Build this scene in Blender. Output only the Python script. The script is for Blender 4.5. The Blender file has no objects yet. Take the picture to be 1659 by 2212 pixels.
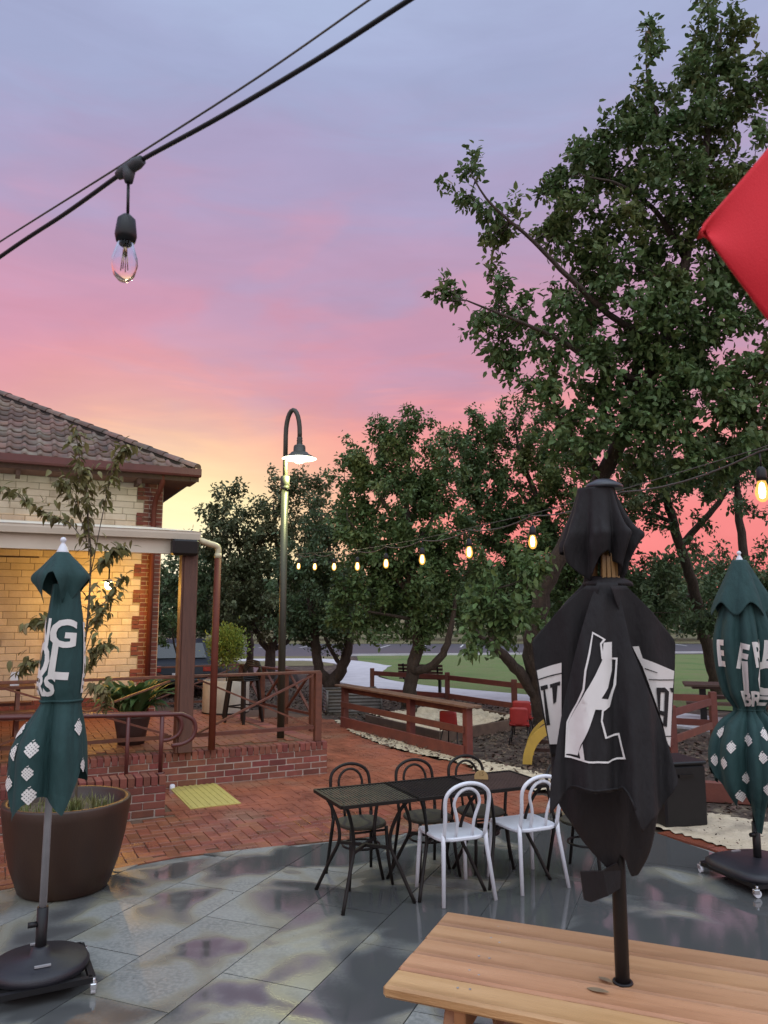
import bpy, bmesh, math, random
import numpy as np
from mathutils import Vector, Matrix, Euler
R = math.radians
random.seed(7)
rng = np.random.default_rng(7)
sc = bpy.context.scene
col = sc.collection

# ------------------------------------------------------------------ camera
CAM_H, PITCH, FPX = 2.1, R(7.67), 1664.0
cam = bpy.data.cameras.new('camera')
cam.sensor_fit = 'VERTICAL'; cam.sensor_height = 36.0
cam.lens = 36.0 * FPX / 2212.0
cam.clip_start = 0.05; cam.clip_end = 3000
cam.dof.use_dof = True; cam.dof.focus_distance = 8.0; cam.dof.aperture_fstop = 9.0
camo = bpy.data.objects.new('camera', cam); col.objects.link(camo)
camo.location = (0, 0, CAM_H); camo.rotation_euler = (R(90) + PITCH, 0, 0)
sc.camera = camo

# ------------------------------------------------------------------ sky
def lin(r, g, b):
    f = lambda c: (c / 255 / 12.92) if c / 255 <= .04045 else ((c / 255 + .055) / 1.055) ** 2.4
    return (f(r), f(g), f(b), 1)
SUN_AZ, SUN_EL = -14.0, 3.0
w = bpy.data.worlds.new('World'); sc.world = w; w.use_nodes = True
nt = w.node_tree; nt.nodes.clear()
def N(t, **k):
    n = nt.nodes.new(t)
    for a, b in k.items(): setattr(n, a, b)
    return n
def M(op, a, b=None, c=None):
    n = N('ShaderNodeMath', operation=op)
    for i, q in enumerate((a, b, c)):
        if q is None: continue
        if isinstance(q, (int, float)): n.inputs[i].default_value = q
        else: nt.links.new(q, n.inputs[i])
    return n.outputs[0]
def ramp(fac, stops):
    n = N('ShaderNodeValToRGB'); cr = n.color_ramp
    cr.interpolation = 'EASE'
    while len(cr.elements) < len(stops): cr.elements.new(.5)
    for e, (p, c) in zip(cr.elements, stops): e.position = p; e.color = lin(*c)
    nt.links.new(fac, n.inputs[0]); return n.outputs[0]
def mixc(f, a, b, bt='MIX'):
    n = N('ShaderNodeMix', data_type='RGBA', blend_type=bt)
    if isinstance(f, (int, float)): n.inputs[0].default_value = f
    else: nt.links.new(f, n.inputs[0])
    for i, q in ((6, a), (7, b)):
        if isinstance(q, tuple): n.inputs[i].default_value = q
        else: nt.links.new(q, n.inputs[i])
    return n.outputs[2]
tc = N('ShaderNodeTexCoord'); sx = N('ShaderNodeSeparateXYZ')
nt.links.new(tc.outputs['Generated'], sx.inputs[0])
el = M('MULTIPLY', M('ARCSINE', sx.outputs[2]), 57.2958)
az = M('MULTIPLY', M('ARCTAN2', sx.outputs[0], sx.outputs[1]), 57.2958)
def cloud(scale, sc3, detail, rough=.55, dist=0.0):
    mp = N('ShaderNodeMapping'); mp.inputs['Scale'].default_value = sc3; mp.inputs['Rotation'].default_value = (0, R(6), 0)
    nt.links.new(tc.outputs['Generated'], mp.inputs[0])
    nz = N('ShaderNodeTexNoise'); nz.inputs['Scale'].default_value = scale; nz.inputs['Detail'].default_value = detail
    nz.inputs['Roughness'].default_value = rough; nz.inputs['Distortion'].default_value = dist
    nt.links.new(mp.outputs[0], nz.inputs[0]); return nz.outputs[0]
c1 = cloud(1.6, (1, 1, 4.2), 5, .5, .5)
c2 = cloud(3.4, (1, 1, 6.5), 6, .6, .8)
warp = M('ADD', M('MULTIPLY', M('SUBTRACT', c1, .5), 15.0), M('MULTIPLY', M('SUBTRACT', c2, .5), 7.0))
elw = M('ADD', el, warp)
fac = M('DIVIDE', M('ADD', elw, 5.0), 70.0)
P = lambda e: (e + 5) / 70
sunset = ramp(fac, [(P(0), (236, 106, 108)), (P(8), (244, 120, 120)), (P(12.5), (240, 140, 140)), (P(16), (212, 138, 155)),
                    (P(20), (192, 143, 172)), (P(26), (180, 150, 184)), (P(31), (165, 154, 192)), (P(37), (157, 165, 203)), (P(46), (166, 181, 216)), (P(64), (202, 217, 238))])
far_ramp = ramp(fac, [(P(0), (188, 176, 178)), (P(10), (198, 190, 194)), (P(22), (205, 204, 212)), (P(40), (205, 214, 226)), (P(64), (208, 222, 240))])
daz = M('ADD', az, -SUN_AZ)
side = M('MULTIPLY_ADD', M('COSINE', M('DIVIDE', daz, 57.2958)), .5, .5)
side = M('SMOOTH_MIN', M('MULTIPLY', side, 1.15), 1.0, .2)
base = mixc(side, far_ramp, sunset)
def glow(a0, aw, e0, ew):
    A = M('POWER', M('ABSOLUTE', M('DIVIDE', M('SUBTRACT', az, a0), aw)), 2.0)
    E = M('POWER', M('ABSOLUTE', M('DIVIDE', M('SUBTRACT', M('MULTIPLY_ADD', warp, .35, el), e0), ew)), 2.0)
    return M('EXPONENT', M('MULTIPLY', M('ADD', A, E), -1.0))
def patch(nz, a, b):
    n = N('ShaderNodeMapRange'); n.interpolation_type = 'SMOOTHSTEP'; n.inputs[1].default_value = a; n.inputs[2].default_value = b; nt.links.new(nz, n.inputs[0]); return n.outputs[0]
band = glow(-5, 60, 23, 8)
base = mixc(M('MULTIPLY', M('MULTIPLY', patch(cloud(3.2, (1, 1, 3.6), 4, .5, .7), .50, .68), band), .6), base, lin(206, 146, 172))
base = mixc(M('MULTIPLY', M('MULTIPLY', patch(cloud(4.1, (1, 1.2, 3.0), 4, .5, .5), .52, .68), band), .60), base, lin(166, 158, 196))
base = mixc(M('MULTIPLY', M('MULTIPLY', patch(cloud(2.6, (1.1, 1, 9.0), 4, .5, .4), .52, .64), glow(5, 60, 15.5, 3.5)), .7), base, lin(244, 150, 148))
base = mixc(M('MULTIPLY', glow(-26, 22, 19, 7), .40), base, lin(228, 140, 165))
base = mixc(M('MULTIPLY', glow(-15, 14, 3, 7.0), .65), base, lin(248, 192, 158))
base = mixc(M('MINIMUM', M('MULTIPLY', glow(-17, 12, 4, 7.6), 1.6), .97), base, lin(253, 236, 160))
base = mixc(M('MULTIPLY', glow(-15, 9, 2, 6.5), .95), base, lin(255, 252, 225))
sky = N('ShaderNodeTexSky', sky_type='NISHITA'); sky.sun_disc = False
sky.sun_elevation = R(SUN_EL); sky.sun_rotation = R(SUN_AZ)
both = N('ShaderNodeMix', data_type='RGBA', blend_type='ADD'); both.inputs[0].default_value = .004
# sky gain overhead and away from the sunset, added to light the scene
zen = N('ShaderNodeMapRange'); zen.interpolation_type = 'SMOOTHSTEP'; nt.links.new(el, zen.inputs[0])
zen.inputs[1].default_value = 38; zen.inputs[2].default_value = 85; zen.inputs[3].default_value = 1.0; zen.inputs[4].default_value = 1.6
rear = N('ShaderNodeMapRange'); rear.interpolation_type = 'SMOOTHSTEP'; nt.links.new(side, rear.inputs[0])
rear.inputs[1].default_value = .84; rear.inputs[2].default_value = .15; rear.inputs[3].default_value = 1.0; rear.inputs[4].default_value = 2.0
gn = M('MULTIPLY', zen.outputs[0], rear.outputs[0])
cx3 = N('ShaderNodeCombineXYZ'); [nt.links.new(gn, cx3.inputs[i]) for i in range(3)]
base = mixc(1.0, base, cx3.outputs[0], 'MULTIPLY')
mott = M('MULTIPLY_ADD', cloud(5.5, (1, 1, 4.0), 5, .55, .6), .22, .89)
cx4 = N('ShaderNodeCombineXYZ'); [nt.links.new(mott, cx4.inputs[i]) for i in range(3)]
base = mixc(1.0, base, cx4.outputs[0], 'MULTIPLY')
hsv = N('ShaderNodeHueSaturation'); hsv.inputs['Saturation'].default_value = .93; hsv.inputs['Value'].default_value = .97; nt.links.new(base, hsv.inputs['Color']); base = hsv.outputs[0]
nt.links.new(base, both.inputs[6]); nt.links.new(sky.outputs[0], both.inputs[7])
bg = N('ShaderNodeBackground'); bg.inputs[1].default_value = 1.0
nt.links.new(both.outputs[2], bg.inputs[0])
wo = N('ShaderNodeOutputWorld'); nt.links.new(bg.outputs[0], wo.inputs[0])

# ------------------------------------------------------------------ sun (already at the horizon, weak and soft)
sl = bpy.data.lights.new('sun', 'SUN'); sl.energy = .35; sl.angle = R(12); sl.color = (1, .66, .42)
so = bpy.data.objects.new('sun', sl); col.objects.link(so)
sd = Vector((math.sin(R(SUN_AZ)) * math.cos(R(SUN_EL)), math.cos(R(SUN_AZ)) * math.cos(R(SUN_EL)), math.sin(R(SUN_EL))))
so.rotation_euler = (-sd).to_track_quat('-Z', 'Y').to_euler(); so.location = sd * 60

vs = sc.view_settings
vs.view_transform = 'Standard'; vs.look = 'None'; vs.exposure = 0.12; vs.gamma = 1.0; vs.use_curve_mapping = False
sc.render.engine = 'CYCLES'
sc.cycles.use_denoising = True
sc.cycles.max_bounces = 7; sc.cycles.diffuse_bounces = 3; sc.cycles.glossy_bounces = 3; sc.cycles.transmission_bounces = 6
sc.cycles.transparent_max_bounces = 8; sc.cycles.sample_clamp_indirect = 6.0
sc.cycles.caustics_reflective = False; sc.cycles.caustics_refractive = False

# ------------------------------------------------------------------ placement helpers (metres; camera stands at the origin)
def ray(x, y):
    a = (x - 829.5) / FPX; b = -(y - 1106) / FPX
    return Vector((a, math.cos(PITCH) - b * math.sin(PITCH), math.sin(PITCH) + b * math.cos(PITCH)))
def gp(x, y, z=0.0):
    r = ray(x, y); return Vector((0, 0, CAM_H)) + r * ((z - CAM_H) / r.z)
def yp(x, y, Y):
    r = ray(x, y); return Vector((0, 0, CAM_H)) + r * (Y / r.y)

# ------------------------------------------------------------------ mesh helpers
class MB:
    def __init__(s): s.v = []; s.f = []; s.s = []
    def add(s, vs_, fs, sm=False):
        o = len(s.v); s.v += [tuple(p) for p in vs_]
        for f in fs: s.f.append([i + o for i in f]); s.s.append(sm)
    def box(s, c, d, rot=None):
        x, y, z = d[0] / 2, d[1] / 2, d[2] / 2
        p = [Vector(q) for q in ((-x, -y, -z), (x, -y, -z), (x, y, -z), (-x, y, -z), (-x, -y, z), (x, -y, z), (x, y, z), (-x, y, z))]
        if rot is not None:
            m = rot if isinstance(rot, Matrix) else Matrix.Rotation(rot, 3, 'Z')
            p = [m @ q for q in p]
        s.add([q + Vector(c) for q in p], [(0, 3, 2, 1), (4, 5, 6, 7), (0, 1, 5, 4), (1, 2, 6, 5), (2, 3, 7, 6), (3, 0, 4, 7)]); return s
    def bar(s, p, q, w, h, up=(0, 0, 1)):
        p = Vector(p); q = Vector(q); d = (q - p); L = d.length; d = d / L
        up = Vector(up)
        if abs(d.dot(up)) > .98: up = Vector((0, 1, 0))
        sd_ = d.cross(up).normalized(); u = sd_.cross(d)
        s.box((p + q) / 2, (L, w, h), Matrix((d, -sd_, u)).transposed()); return s
    def tube(s, pts, r, n=8, cap=True, closed=False):
        pts = [Vector(p) for p in pts]; m = len(pts)
        rr = r if isinstance(r, (list, tuple)) else [r] * m
        prev = None; vs_ = []
        for i, p in enumerate(pts):
            a = pts[i - 1] if i or closed else pts[0]; b = pts[(i + 1) % m] if i < m - 1 or closed else pts[-1]
            t = (b - a)
            if t.length < 1e-9: t = Vector((0, 0, 1))
            t.normalize()
            if prev is None:
                prev = t.orthogonal().normalized()
            prev = (prev - t * prev.dot(t))
            if prev.length < 1e-6: prev = t.orthogonal()
            prev.normalize(); bn = t.cross(prev)
            for k in range(n):
                a_ = 2 * math.pi * k / n
                vs_.append(p + (prev * math.cos(a_) + bn * math.sin(a_)) * rr[i])
        fs = []
        for i in range(m if closed else m - 1):
            j = (i + 1) % m
            for k in range(n):
                k2 = (k + 1) % n; fs.append((i * n + k, i * n + k2, j * n + k2, j * n + k))
        o = len(s.v); s.add(vs_, fs, True)
        if cap and not closed:
            s.f.append([o + k for k in range(n)][::-1]); s.s.append(False)
            s.f.append([o + (m - 1) * n + k for k in range(n)]); s.s.append(False)
        return s
    def lathe(s, prof, n=32, c=(0, 0, 0), sm=True):
        vs_ = []
        for r, z in prof:
            for k in range(n):
                a = 2 * math.pi * k / n; vs_.append((c[0] + r * math.cos(a), c[1] + r * math.sin(a), c[2] + z))
        fs = [(i * n + k, i * n + (k + 1) % n, (i + 1) * n + (k + 1) % n, (i + 1) * n + k) for i in range(len(prof) - 1) for k in range(n)]
        s.add(vs_, fs, sm); return s
    def prism(s, pts, z0, z1):
        n = len(pts)
        s.add([(p[0], p[1], z0) for p in pts] + [(p[0], p[1], z1) for p in pts],
              [list(range(n))[::-1], list(range(n, 2 * n))] + [(i, (i + 1) % n, n + (i + 1) % n, n + i) for i in range(n)]); return s
    def grid(s, fn, nu, nv, sm=True, wrap=False):
        vs_ = [fn(i / (nu if wrap else nu - 1), j / (nv - 1)) for j in range(nv) for i in range(nu)]
        fs = []
        for j in range(nv - 1):
            for i in range(nu if wrap else nu - 1):
                i2 = (i + 1) % nu; fs.append((j * nu + i, j * nu + i2, (j + 1) * nu + i2, (j + 1) * nu + i))
        s.add(vs_, fs, sm); return s
    def mesh(s, name):
        me = bpy.data.meshes.new(name); me.from_pydata(s.v, [], s.f)
        me.polygons.foreach_set('use_smooth', s.s); me.update(); return me
    def build(s, name, mat, parent=None, loc=None, rz=0, bevel=0, solid=0):
        me = s.mesh(name); me.materials.append(mat)
        if bevel or solid: finish(me, bevel, solid)
        return link(name, me, parent, loc, rz)
def finish(me, bevel=0, solid=0):
    bm = bmesh.new(); bm.from_mesh(me)
    if solid:
        bmesh.ops.recalc_face_normals(bm, faces=bm.faces[:])
        bmesh.ops.solidify(bm, geom=bm.faces[:], thickness=solid)
    if bevel:
        es = [e for e in bm.edges if len(e.link_faces) == 2 and e.calc_face_angle(0) > R(40)]
        bmesh.ops.bevel(bm, geom=es, offset=bevel, segments=1, affect='EDGES', clamp_overlap=True)
    bm.to_mesh(me); bm.free()
def link(name, me, parent=None, loc=None, rz=0):
    o = bpy.data.objects.new(name, me); col.objects.link(o)
    if parent is not None: o.parent = parent
    if loc is not None: o.location = loc
    if rz: o.rotation_euler = (0, 0, rz)
    return o
def tag(o, label=None, cat=None, group=None, kind=None):
    if label: o['label'] = label
    if cat: o['category'] = cat
    if group: o['group'] = group
    if kind: o['kind'] = kind
    return o
def thing(name, label, cat, loc=(0, 0, 0), rz=0, group=None):
    return tag(link(name, None, None, loc, rz), label, cat, group)
def dup(root, loc, rz, label=None):
    def cp(o, par):
        c = o.copy(); col.objects.link(c); c.parent = par
        for ch in list(o.children): cp(ch, c)
        return c
    r = cp(root, None); r.location = loc; r.rotation_euler = (0, 0, rz)
    if label: r['label'] = label
    return r
_tmpl = {}
def piece_mesh(key, d, mat, bevel):
    k = (key, tuple(round(x, 3) for x in d), mat.name)
    if k not in _tmpl:
        mb = MB().box((0, 0, 0), d); me = mb.mesh(key); me.materials.append(mat)
        if bevel: finish(me, bevel)
        _tmpl[k] = me
    return _tmpl[k]
def pieces(parent, name, boxes, mat, bevel=.004, most=300, dist=None, jit=.002):
    """boxes: (x,y,z,dx,dy,dz,rz). The nearest ones become objects of their own that share meshes, the rest one mesh."""
    if dist: boxes = sorted(boxes, key=dist)
    for b in boxes[:most]:
        me = piece_mesh(name, b[3:6], mat, bevel)
        o = bpy.data.objects.new(name, me); col.objects.link(o); o.parent = parent
        o.location = (b[0] + random.uniform(-jit, jit), b[1] + random.uniform(-jit, jit), b[2] + random.uniform(-jit, jit) * .7)
        o.rotation_euler = (random.uniform(-jit, jit) * 2, random.uniform(-jit, jit) * 2, b[6] + random.uniform(-jit, jit) * 2)
    if len(boxes) > most:
        mb = MB()
        for b in boxes[most:]:
            mb.box((b[0] + random.uniform(-jit, jit), b[1] + random.uniform(-jit, jit), b[2] + random.uniform(-jit, jit) * .7), b[3:6], b[6] + random.uniform(-jit, jit) * 2)
        o = mb.build(name, mat, parent); o['kind'] = 'stuff'
def inside(p, poly):
    x, y = p[0], p[1]; c = False; n = len(poly)
    for i in range(n):
        x1, y1 = poly[i][0], poly[i][1]; x2, y2 = poly[i - 1][0], poly[i - 1][1]
        if (y1 > y) != (y2 > y) and x < (x2 - x1) * (y - y1) / (y2 - y1) + x1: c = not c
    return c
def catmull(pts, n=8):
    pts = [Vector(p) for p in pts]; out = []
    q = [pts[0] * 2 - pts[1]] + pts + [pts[-1] * 2 - pts[-2]]
    for i in range(1, len(q) - 2):
        for k in range(n):
            t = k / n; a, b, c, d = q[i - 1], q[i], q[i + 1], q[i + 2]
            out.append(.5 * ((2 * b) + (c - a) * t + (2 * a - 5 * b + 4 * c - d) * t * t + (3 * b - a - 3 * c + d) * t ** 3))
    out.append(pts[-1]); return out

# ------------------------------------------------------------------ materials
def mat(name, c, rough=.7, c2=None, nscale=6, spread=.5, bump=0, bscale=40, metal=0, rnd=0, spec=.5, rough2=None, stretch=(1, 1, 1), detail=4, island=0, coat=0, trans=0, hard=None, coords='pos', bdist=.01, c3=None):
    m = bpy.data.materials.new(name); m.use_nodes = True
    t = m.node_tree; b = t.nodes['Principled BSDF']; L = t.links.new
    def nn(ty, **k):
        n = t.nodes.new(ty)
        for a, v in k.items(): setattr(n, a, v)
        return n
    b.inputs['Roughness'].default_value = rough; b.inputs['Metallic'].default_value = metal
    b.inputs['Specular IOR Level'].default_value = spec
    if coat: b.inputs['Coat Weight'].default_value = coat; b.inputs['Coat Roughness'].default_value = .15
    c = tuple(c) + (1,); c2 = tuple(c2) + (1,) if c2 else tuple(x * .65 for x in c[:3]) + (1,)
    if coords == 'pos':
        g = nn('ShaderNodeNewGeometry'); vec = g.outputs['Position']
    else:
        g = nn('ShaderNodeTexCoord'); vec = g.outputs['Object']
    mp = nn('ShaderNodeMapping'); mp.inputs['Scale'].default_value = stretch; L(vec, mp.inputs[0])
    nz = nn('ShaderNodeTexNoise'); nz.inputs['Scale'].default_value = nscale; nz.inputs['Detail'].default_value = detail; nz.inputs['Roughness'].default_value = .6
    L(mp.outputs[0], nz.inputs[0])
    cr = nn('ShaderNodeMapRange'); lo = .5 - spread / 2 if hard is None else hard - .04; hi = .5 + spread / 2 if hard is None else hard + .04
    cr.inputs[1].default_value = lo; cr.inputs[2].default_value = hi; L(nz.outputs[0], cr.inputs[0])
    mx = nn('ShaderNodeMix', data_type='RGBA'); mx.inputs[6].default_value = c; mx.inputs[7].default_value = c2
    L(cr.outputs[0], mx.inputs[0]); out = mx.outputs[2]
    if c3:
        n3 = nn('ShaderNodeTexNoise'); n3.inputs['Scale'].default_value = nscale * .37; n3.inputs['Detail'].default_value = 5
        L(mp.outputs[0], n3.inputs[0]); r3 = nn('ShaderNodeMapRange'); r3.inputs[1].default_value = .54; r3.inputs[2].default_value = .68; L(n3.outputs[0], r3.inputs[0])
        m3 = nn('ShaderNodeMix', data_type='RGBA'); m3.inputs[7].default_value = tuple(c3) + (1,); L(r3.outputs[0], m3.inputs[0]); L(out, m3.inputs[6]); out = m3.outputs[2]
    if rnd or island:
        if island: src = nn('ShaderNodeNewGeometry').outputs['Random Per Island']
        else: src = nn('ShaderNodeObjectInfo').outputs['Random']
        amt = rnd or island
        mr = nn('ShaderNodeMapRange'); mr.inputs[3].default_value = 1 - amt; mr.inputs[4].default_value = 1 + amt; L(src, mr.inputs[0])
        hs = nn('ShaderNodeHueSaturation'); L(mr.outputs[0], hs.inputs['Value']); L(out, hs.inputs['Color'])
        wn = nn('ShaderNodeTexWhiteNoise', noise_dimensions='1D'); L(src, wn.inputs['W'])
        mh = nn('ShaderNodeMapRange'); mh.inputs[3].default_value = .5 - amt * .05; mh.inputs[4].default_value = .5 + amt * .05; L(wn.outputs['Value'], mh.inputs[0]); L(mh.outputs[0], hs.inputs['Hue'])
        out = hs.outputs[0]
    L(out, b.inputs['Base Color'])
    if rough2 is not None:
        mr = nn('ShaderNodeMapRange'); mr.inputs[3].default_value = rough; mr.inputs[4].default_value = rough2; L(cr.outputs[0], mr.inputs[0]); L(mr.outputs[0], b.inputs['Roughness'])
    if bump:
        bn = nn('ShaderNodeTexNoise'); bn.inputs['Scale'].default_value = bscale; bn.inputs['Detail'].default_value = 5; L(mp.outputs[0], bn.inputs[0])
        bp = nn('ShaderNodeBump'); bp.inputs['Strength'].default_value = bump; bp.inputs['Distance'].default_value = bdist; L(bn.outputs[0], bp.inputs['Height']); L(bp.outputs[0], b.inputs['Normal'])
    if trans:
        tr = nn('ShaderNodeBsdfTranslucent'); L(out, tr.inputs[0]); ms = nn('ShaderNodeMixShader'); ms.inputs[0].default_value = trans
        L(b.outputs[0], ms.inputs[1]); L(tr.outputs[0], ms.inputs[2]); L(ms.outputs[0], t.nodes['Material Output'].inputs[0])
    return m
def glow_mat(name, c, s):
    m = bpy.data.materials.new(name); m.use_nodes = True; b = m.node_tree.nodes['Principled BSDF']
    b.inputs['Base Color'].default_value = (.02, .02, .02, 1); b.inputs['Emission Color'].default_value = tuple(c) + (1,); b.inputs['Emission Strength'].default_value = s
    return m
m_cream = mat('cream_block', (.71, .66, .54), .85, (.59, .535, .42), 5, .6, .5, 25, rnd=.14, bdist=.012, c3=(.55, .485, .37))
m_mortar_c = mat('cream_joint', (.42, .37, .27), .95, bump=.3)
m_brick = mat('red_brick', (.24, .078, .052), .8, (.14, .046, .034), 9, .6, .5, 90, rnd=.28, bdist=.006)
m_mortar = mat('mortar', (.46, .40, .34), .95, (.30, .25, .21), 12, .6, .4, 80)
m_paver = mat('paver', (.31, .098, .050), .45, (.145, .052, .033), 2.6, .42, .5, 60, rnd=.2, rough2=.2, bdist=.006, c3=(.23, .115, .072))
m_tpaver = mat('terrace_paver', (.27, .098, .045), .55, (.17, .06, .03), 4, .6, .4, 60, rnd=.16, rough2=.4, bdist=.005)
m_joint = mat('paving_sand', (.15, .085, .05), .95, (.09, .05, .03), 14, .6, .3, 60)
m_tile = mat('roof_tile', (.20, .115, .09), .85, (.095, .082, .072), 5, .4, .6, 30, rnd=.3, c3=(.21, .185, .15))
m_gutter = mat('maroon_gutter', (.105, .026, .022), .4, (.075, .02, .018), 6)
m_pipe = mat('pipe_paint', (.15, .040, .025), .6, (.10, .028, .019), 8, .6, spec=.25)
m_white = mat('cream_paint', (.74, .69, .56), .45, (.62, .57, .45), 3, .7)
m_pvc = mat('yellowed_pipe', (.66, .60, .40), .4)
m_timber_d = mat('dark_timber', (.085, .040, .026), .6, (.045, .022, .016), 5, .6, .4, 30, stretch=(6, 6, .6), rnd=.1)
m_rail = mat('stained_rail', (.175, .060, .032), .5, (.09, .034, .021), 4, .5, .3, 30, stretch=(3, 3, 3), rnd=.15)
m_fence = mat('red_fence', (.19, .056, .036), .6, (.11, .034, .025), 5, .5, .3, 30, rnd=.15)
m_soffit = mat('soffit', (.16, .075, .05), .8)
m_tin = mat('roof_tin', (.5, .5, .5), .4, metal=.6)
m_black = mat('black_plastic', (.007, .007, .008), .42, (.011, .011, .012), 20, spec=.35)
m_blackm = mat('black_metal', (.009, .0075, .007), .45, (.015, .012, .010), 16, .5, .2, 200, bdist=.002, spec=.25)
m_mossm = mat('dirty_black', (.020, .018, .012), .6, (.06, .054, .032), 7, .4, .3, 120, c3=(.05, .045, .028))
m_whitep = mat('white_plastic', (.74, .77, .82), .38, (.66, .69, .74), 5, .6)
m_green = mat('green_canvas', (.017, .060, .058), .8, (.012, .044, .043), 14, .7, .7, 9, bdist=.02, stretch=(2.2, 2.2, .8))
m_blackc = mat('black_canvas', (.010, .0085, .0092), .8, (.0065, .0055, .006), 10, .7, .7, 9, bdist=.02, stretch=(2.2, 2.2, .8))
m_print = mat('white_print', (.74, .72, .68), .7, (.66, .64, .60), 8, .7, .2, 500, bdist=.001)
m_red = mat('red_canvas', (.70, .014, .028), .8, (.60, .012, .022), 6, bump=.4, bscale=500, bdist=.002)
m_galv = mat('galvanised_pole', (.42, .42, .43), .4, (.33, .33, .34), 8, metal=.3)
m_chrome = mat('caster_metal', (.65, .65, .66), .25, metal=.8)
m_basec = mat('base_plastic', (.012, .012, .016), .45, (.02, .02, .027), 12, .6, .3, 150)
m_pot = mat('brown_glaze', (.046, .021, .010), .45, (.028, .013, .008), 3, .5, .15, 60, stretch=(1, 1, .3))
m_potd = mat('dark_pot', (.060, .032, .026), .6, (.04, .02, .016), 6)
m_soil = mat('soil', (.16, .12, .075), .95, (.09, .065, .04), 14, .6, .8, 40, bdist=.02)
m_pine = mat('pine_plank', (.66, .39, .20), .42, (.50, .265, .115), 2.6, .6, .35, 30, stretch=(.8, 7, 7), rnd=.24, coords='obj', detail=6, coat=.15, c3=(.36, .18, .075))
m_pinek = mat('pine_leg', (.40, .20, .085), .5, (.25, .11, .045), 5, .5)
m_sand = mat('sand', (.60, .51, .37), .95, (.46, .38, .26), 7, .6, .8, 22, bdist=.03, c3=(.30, .25, .18))
m_mulch = mat('mulch_ground', (.085, .056, .040), .95, (.038, .027, .021), 9, .5, 1, 45, bdist=.03, c3=(.19, .15, .10))
m_chip = mat('mulch_chip', (.13, .085, .058), .9, (.06, .04, .03), 20, island=.5)
m_lawn = mat('lawn_grass', (.115, .215, .048), .95, (.185, .190, .080), 1.1, .5, 1, 30, bdist=.06, c3=(.088, .172, .040), detail=9)
m_dry = mat('dry_grass', (.19, .16, .085), .95, (.12, .12, .05), 1.5, .6, .8, 20, bdist=.05)
m_conc = mat('footpath_concrete', (.58, .58, .60), .75, (.42, .42, .44), 2, .6, .3, 60)
m_road = mat('car_park_asphalt', (.078, .074, .082), .6, (.058, .055, .062), 1.2, .6, .3, 60)
m_roadr = mat('car_park_paving', (.14, .085, .09), .7, (.11, .065, .07), 1.5, .6)
m_line = mat('road_paint', (.7, .7, .68), .7)
m_yel = mat('yellow_plastic', (.50, .33, .05), .5, (.38, .25, .045), 8, .6)
m_tact = mat('tactile_yellow', (.52, .44, .13), .6, (.40, .33, .10), 12, .6)
m_redp = mat('red_plastic', (.33, .028, .026), .45, (.25, .022, .02), 10, .5)
m_bark = mat('bark', (.085, .062, .047), .95, (.038, .029, .024), 6, .5, 1, 18, stretch=(3, 3, .7), bdist=.04)
m_rock = mat('rock', (.06, .05, .045), .9, (.03, .026, .025), 3, .6, .8, 10, bdist=.05)
m_barrel = mat('white_concrete', (.42, .40, .36), .85, (.27, .25, .22), 4, .5, .4, 30)
m_corr = mat('weathered_tin', (.16, .155, .15), .6, (.09, .085, .08), 6, .5)
m_speckle = mat('tin_dark', (.05, .05, .05), .6)
def leafmat(name, a, b, c, isl=.3):
    return mat(name, a, .5, b, 1.3, .5, island=isl, trans=.28, c3=c, spec=.35)
m_leaf = leafmat('pear_leaf', (.118, .184, .064), (.088, .148, .057), (.165, .200, .064))
m_leaf_b = leafmat('pear_leaf_warm', (.125, .145, .064), (.090, .116, .058), (.170, .142, .066))
m_leaf_d = leafmat('dark_leaf', (.090, .140, .060), (.068, .112, .053), (.118, .144, .060))
m_leaf_s = leafmat('sapling_leaf', (.19, .175, .065), (.13, .128, .048), (.24, .165, .075), .3)
m_leaf_t = leafmat('topiary_leaf', (.19, .26, .045), (.11, .18, .035), (.24, .29, .06))
m_leaf_p = leafmat('strap_leaf', (.075, .15, .052), (.045, .10, .04), (.17, .24, .07), .25)
m_weed = leafmat('weed_leaf', (.17, .20, .06), (.26, .22, .11), (.10, .14, .04))
m_stem = mat('stem', (.11, .085, .055), .8)
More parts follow.
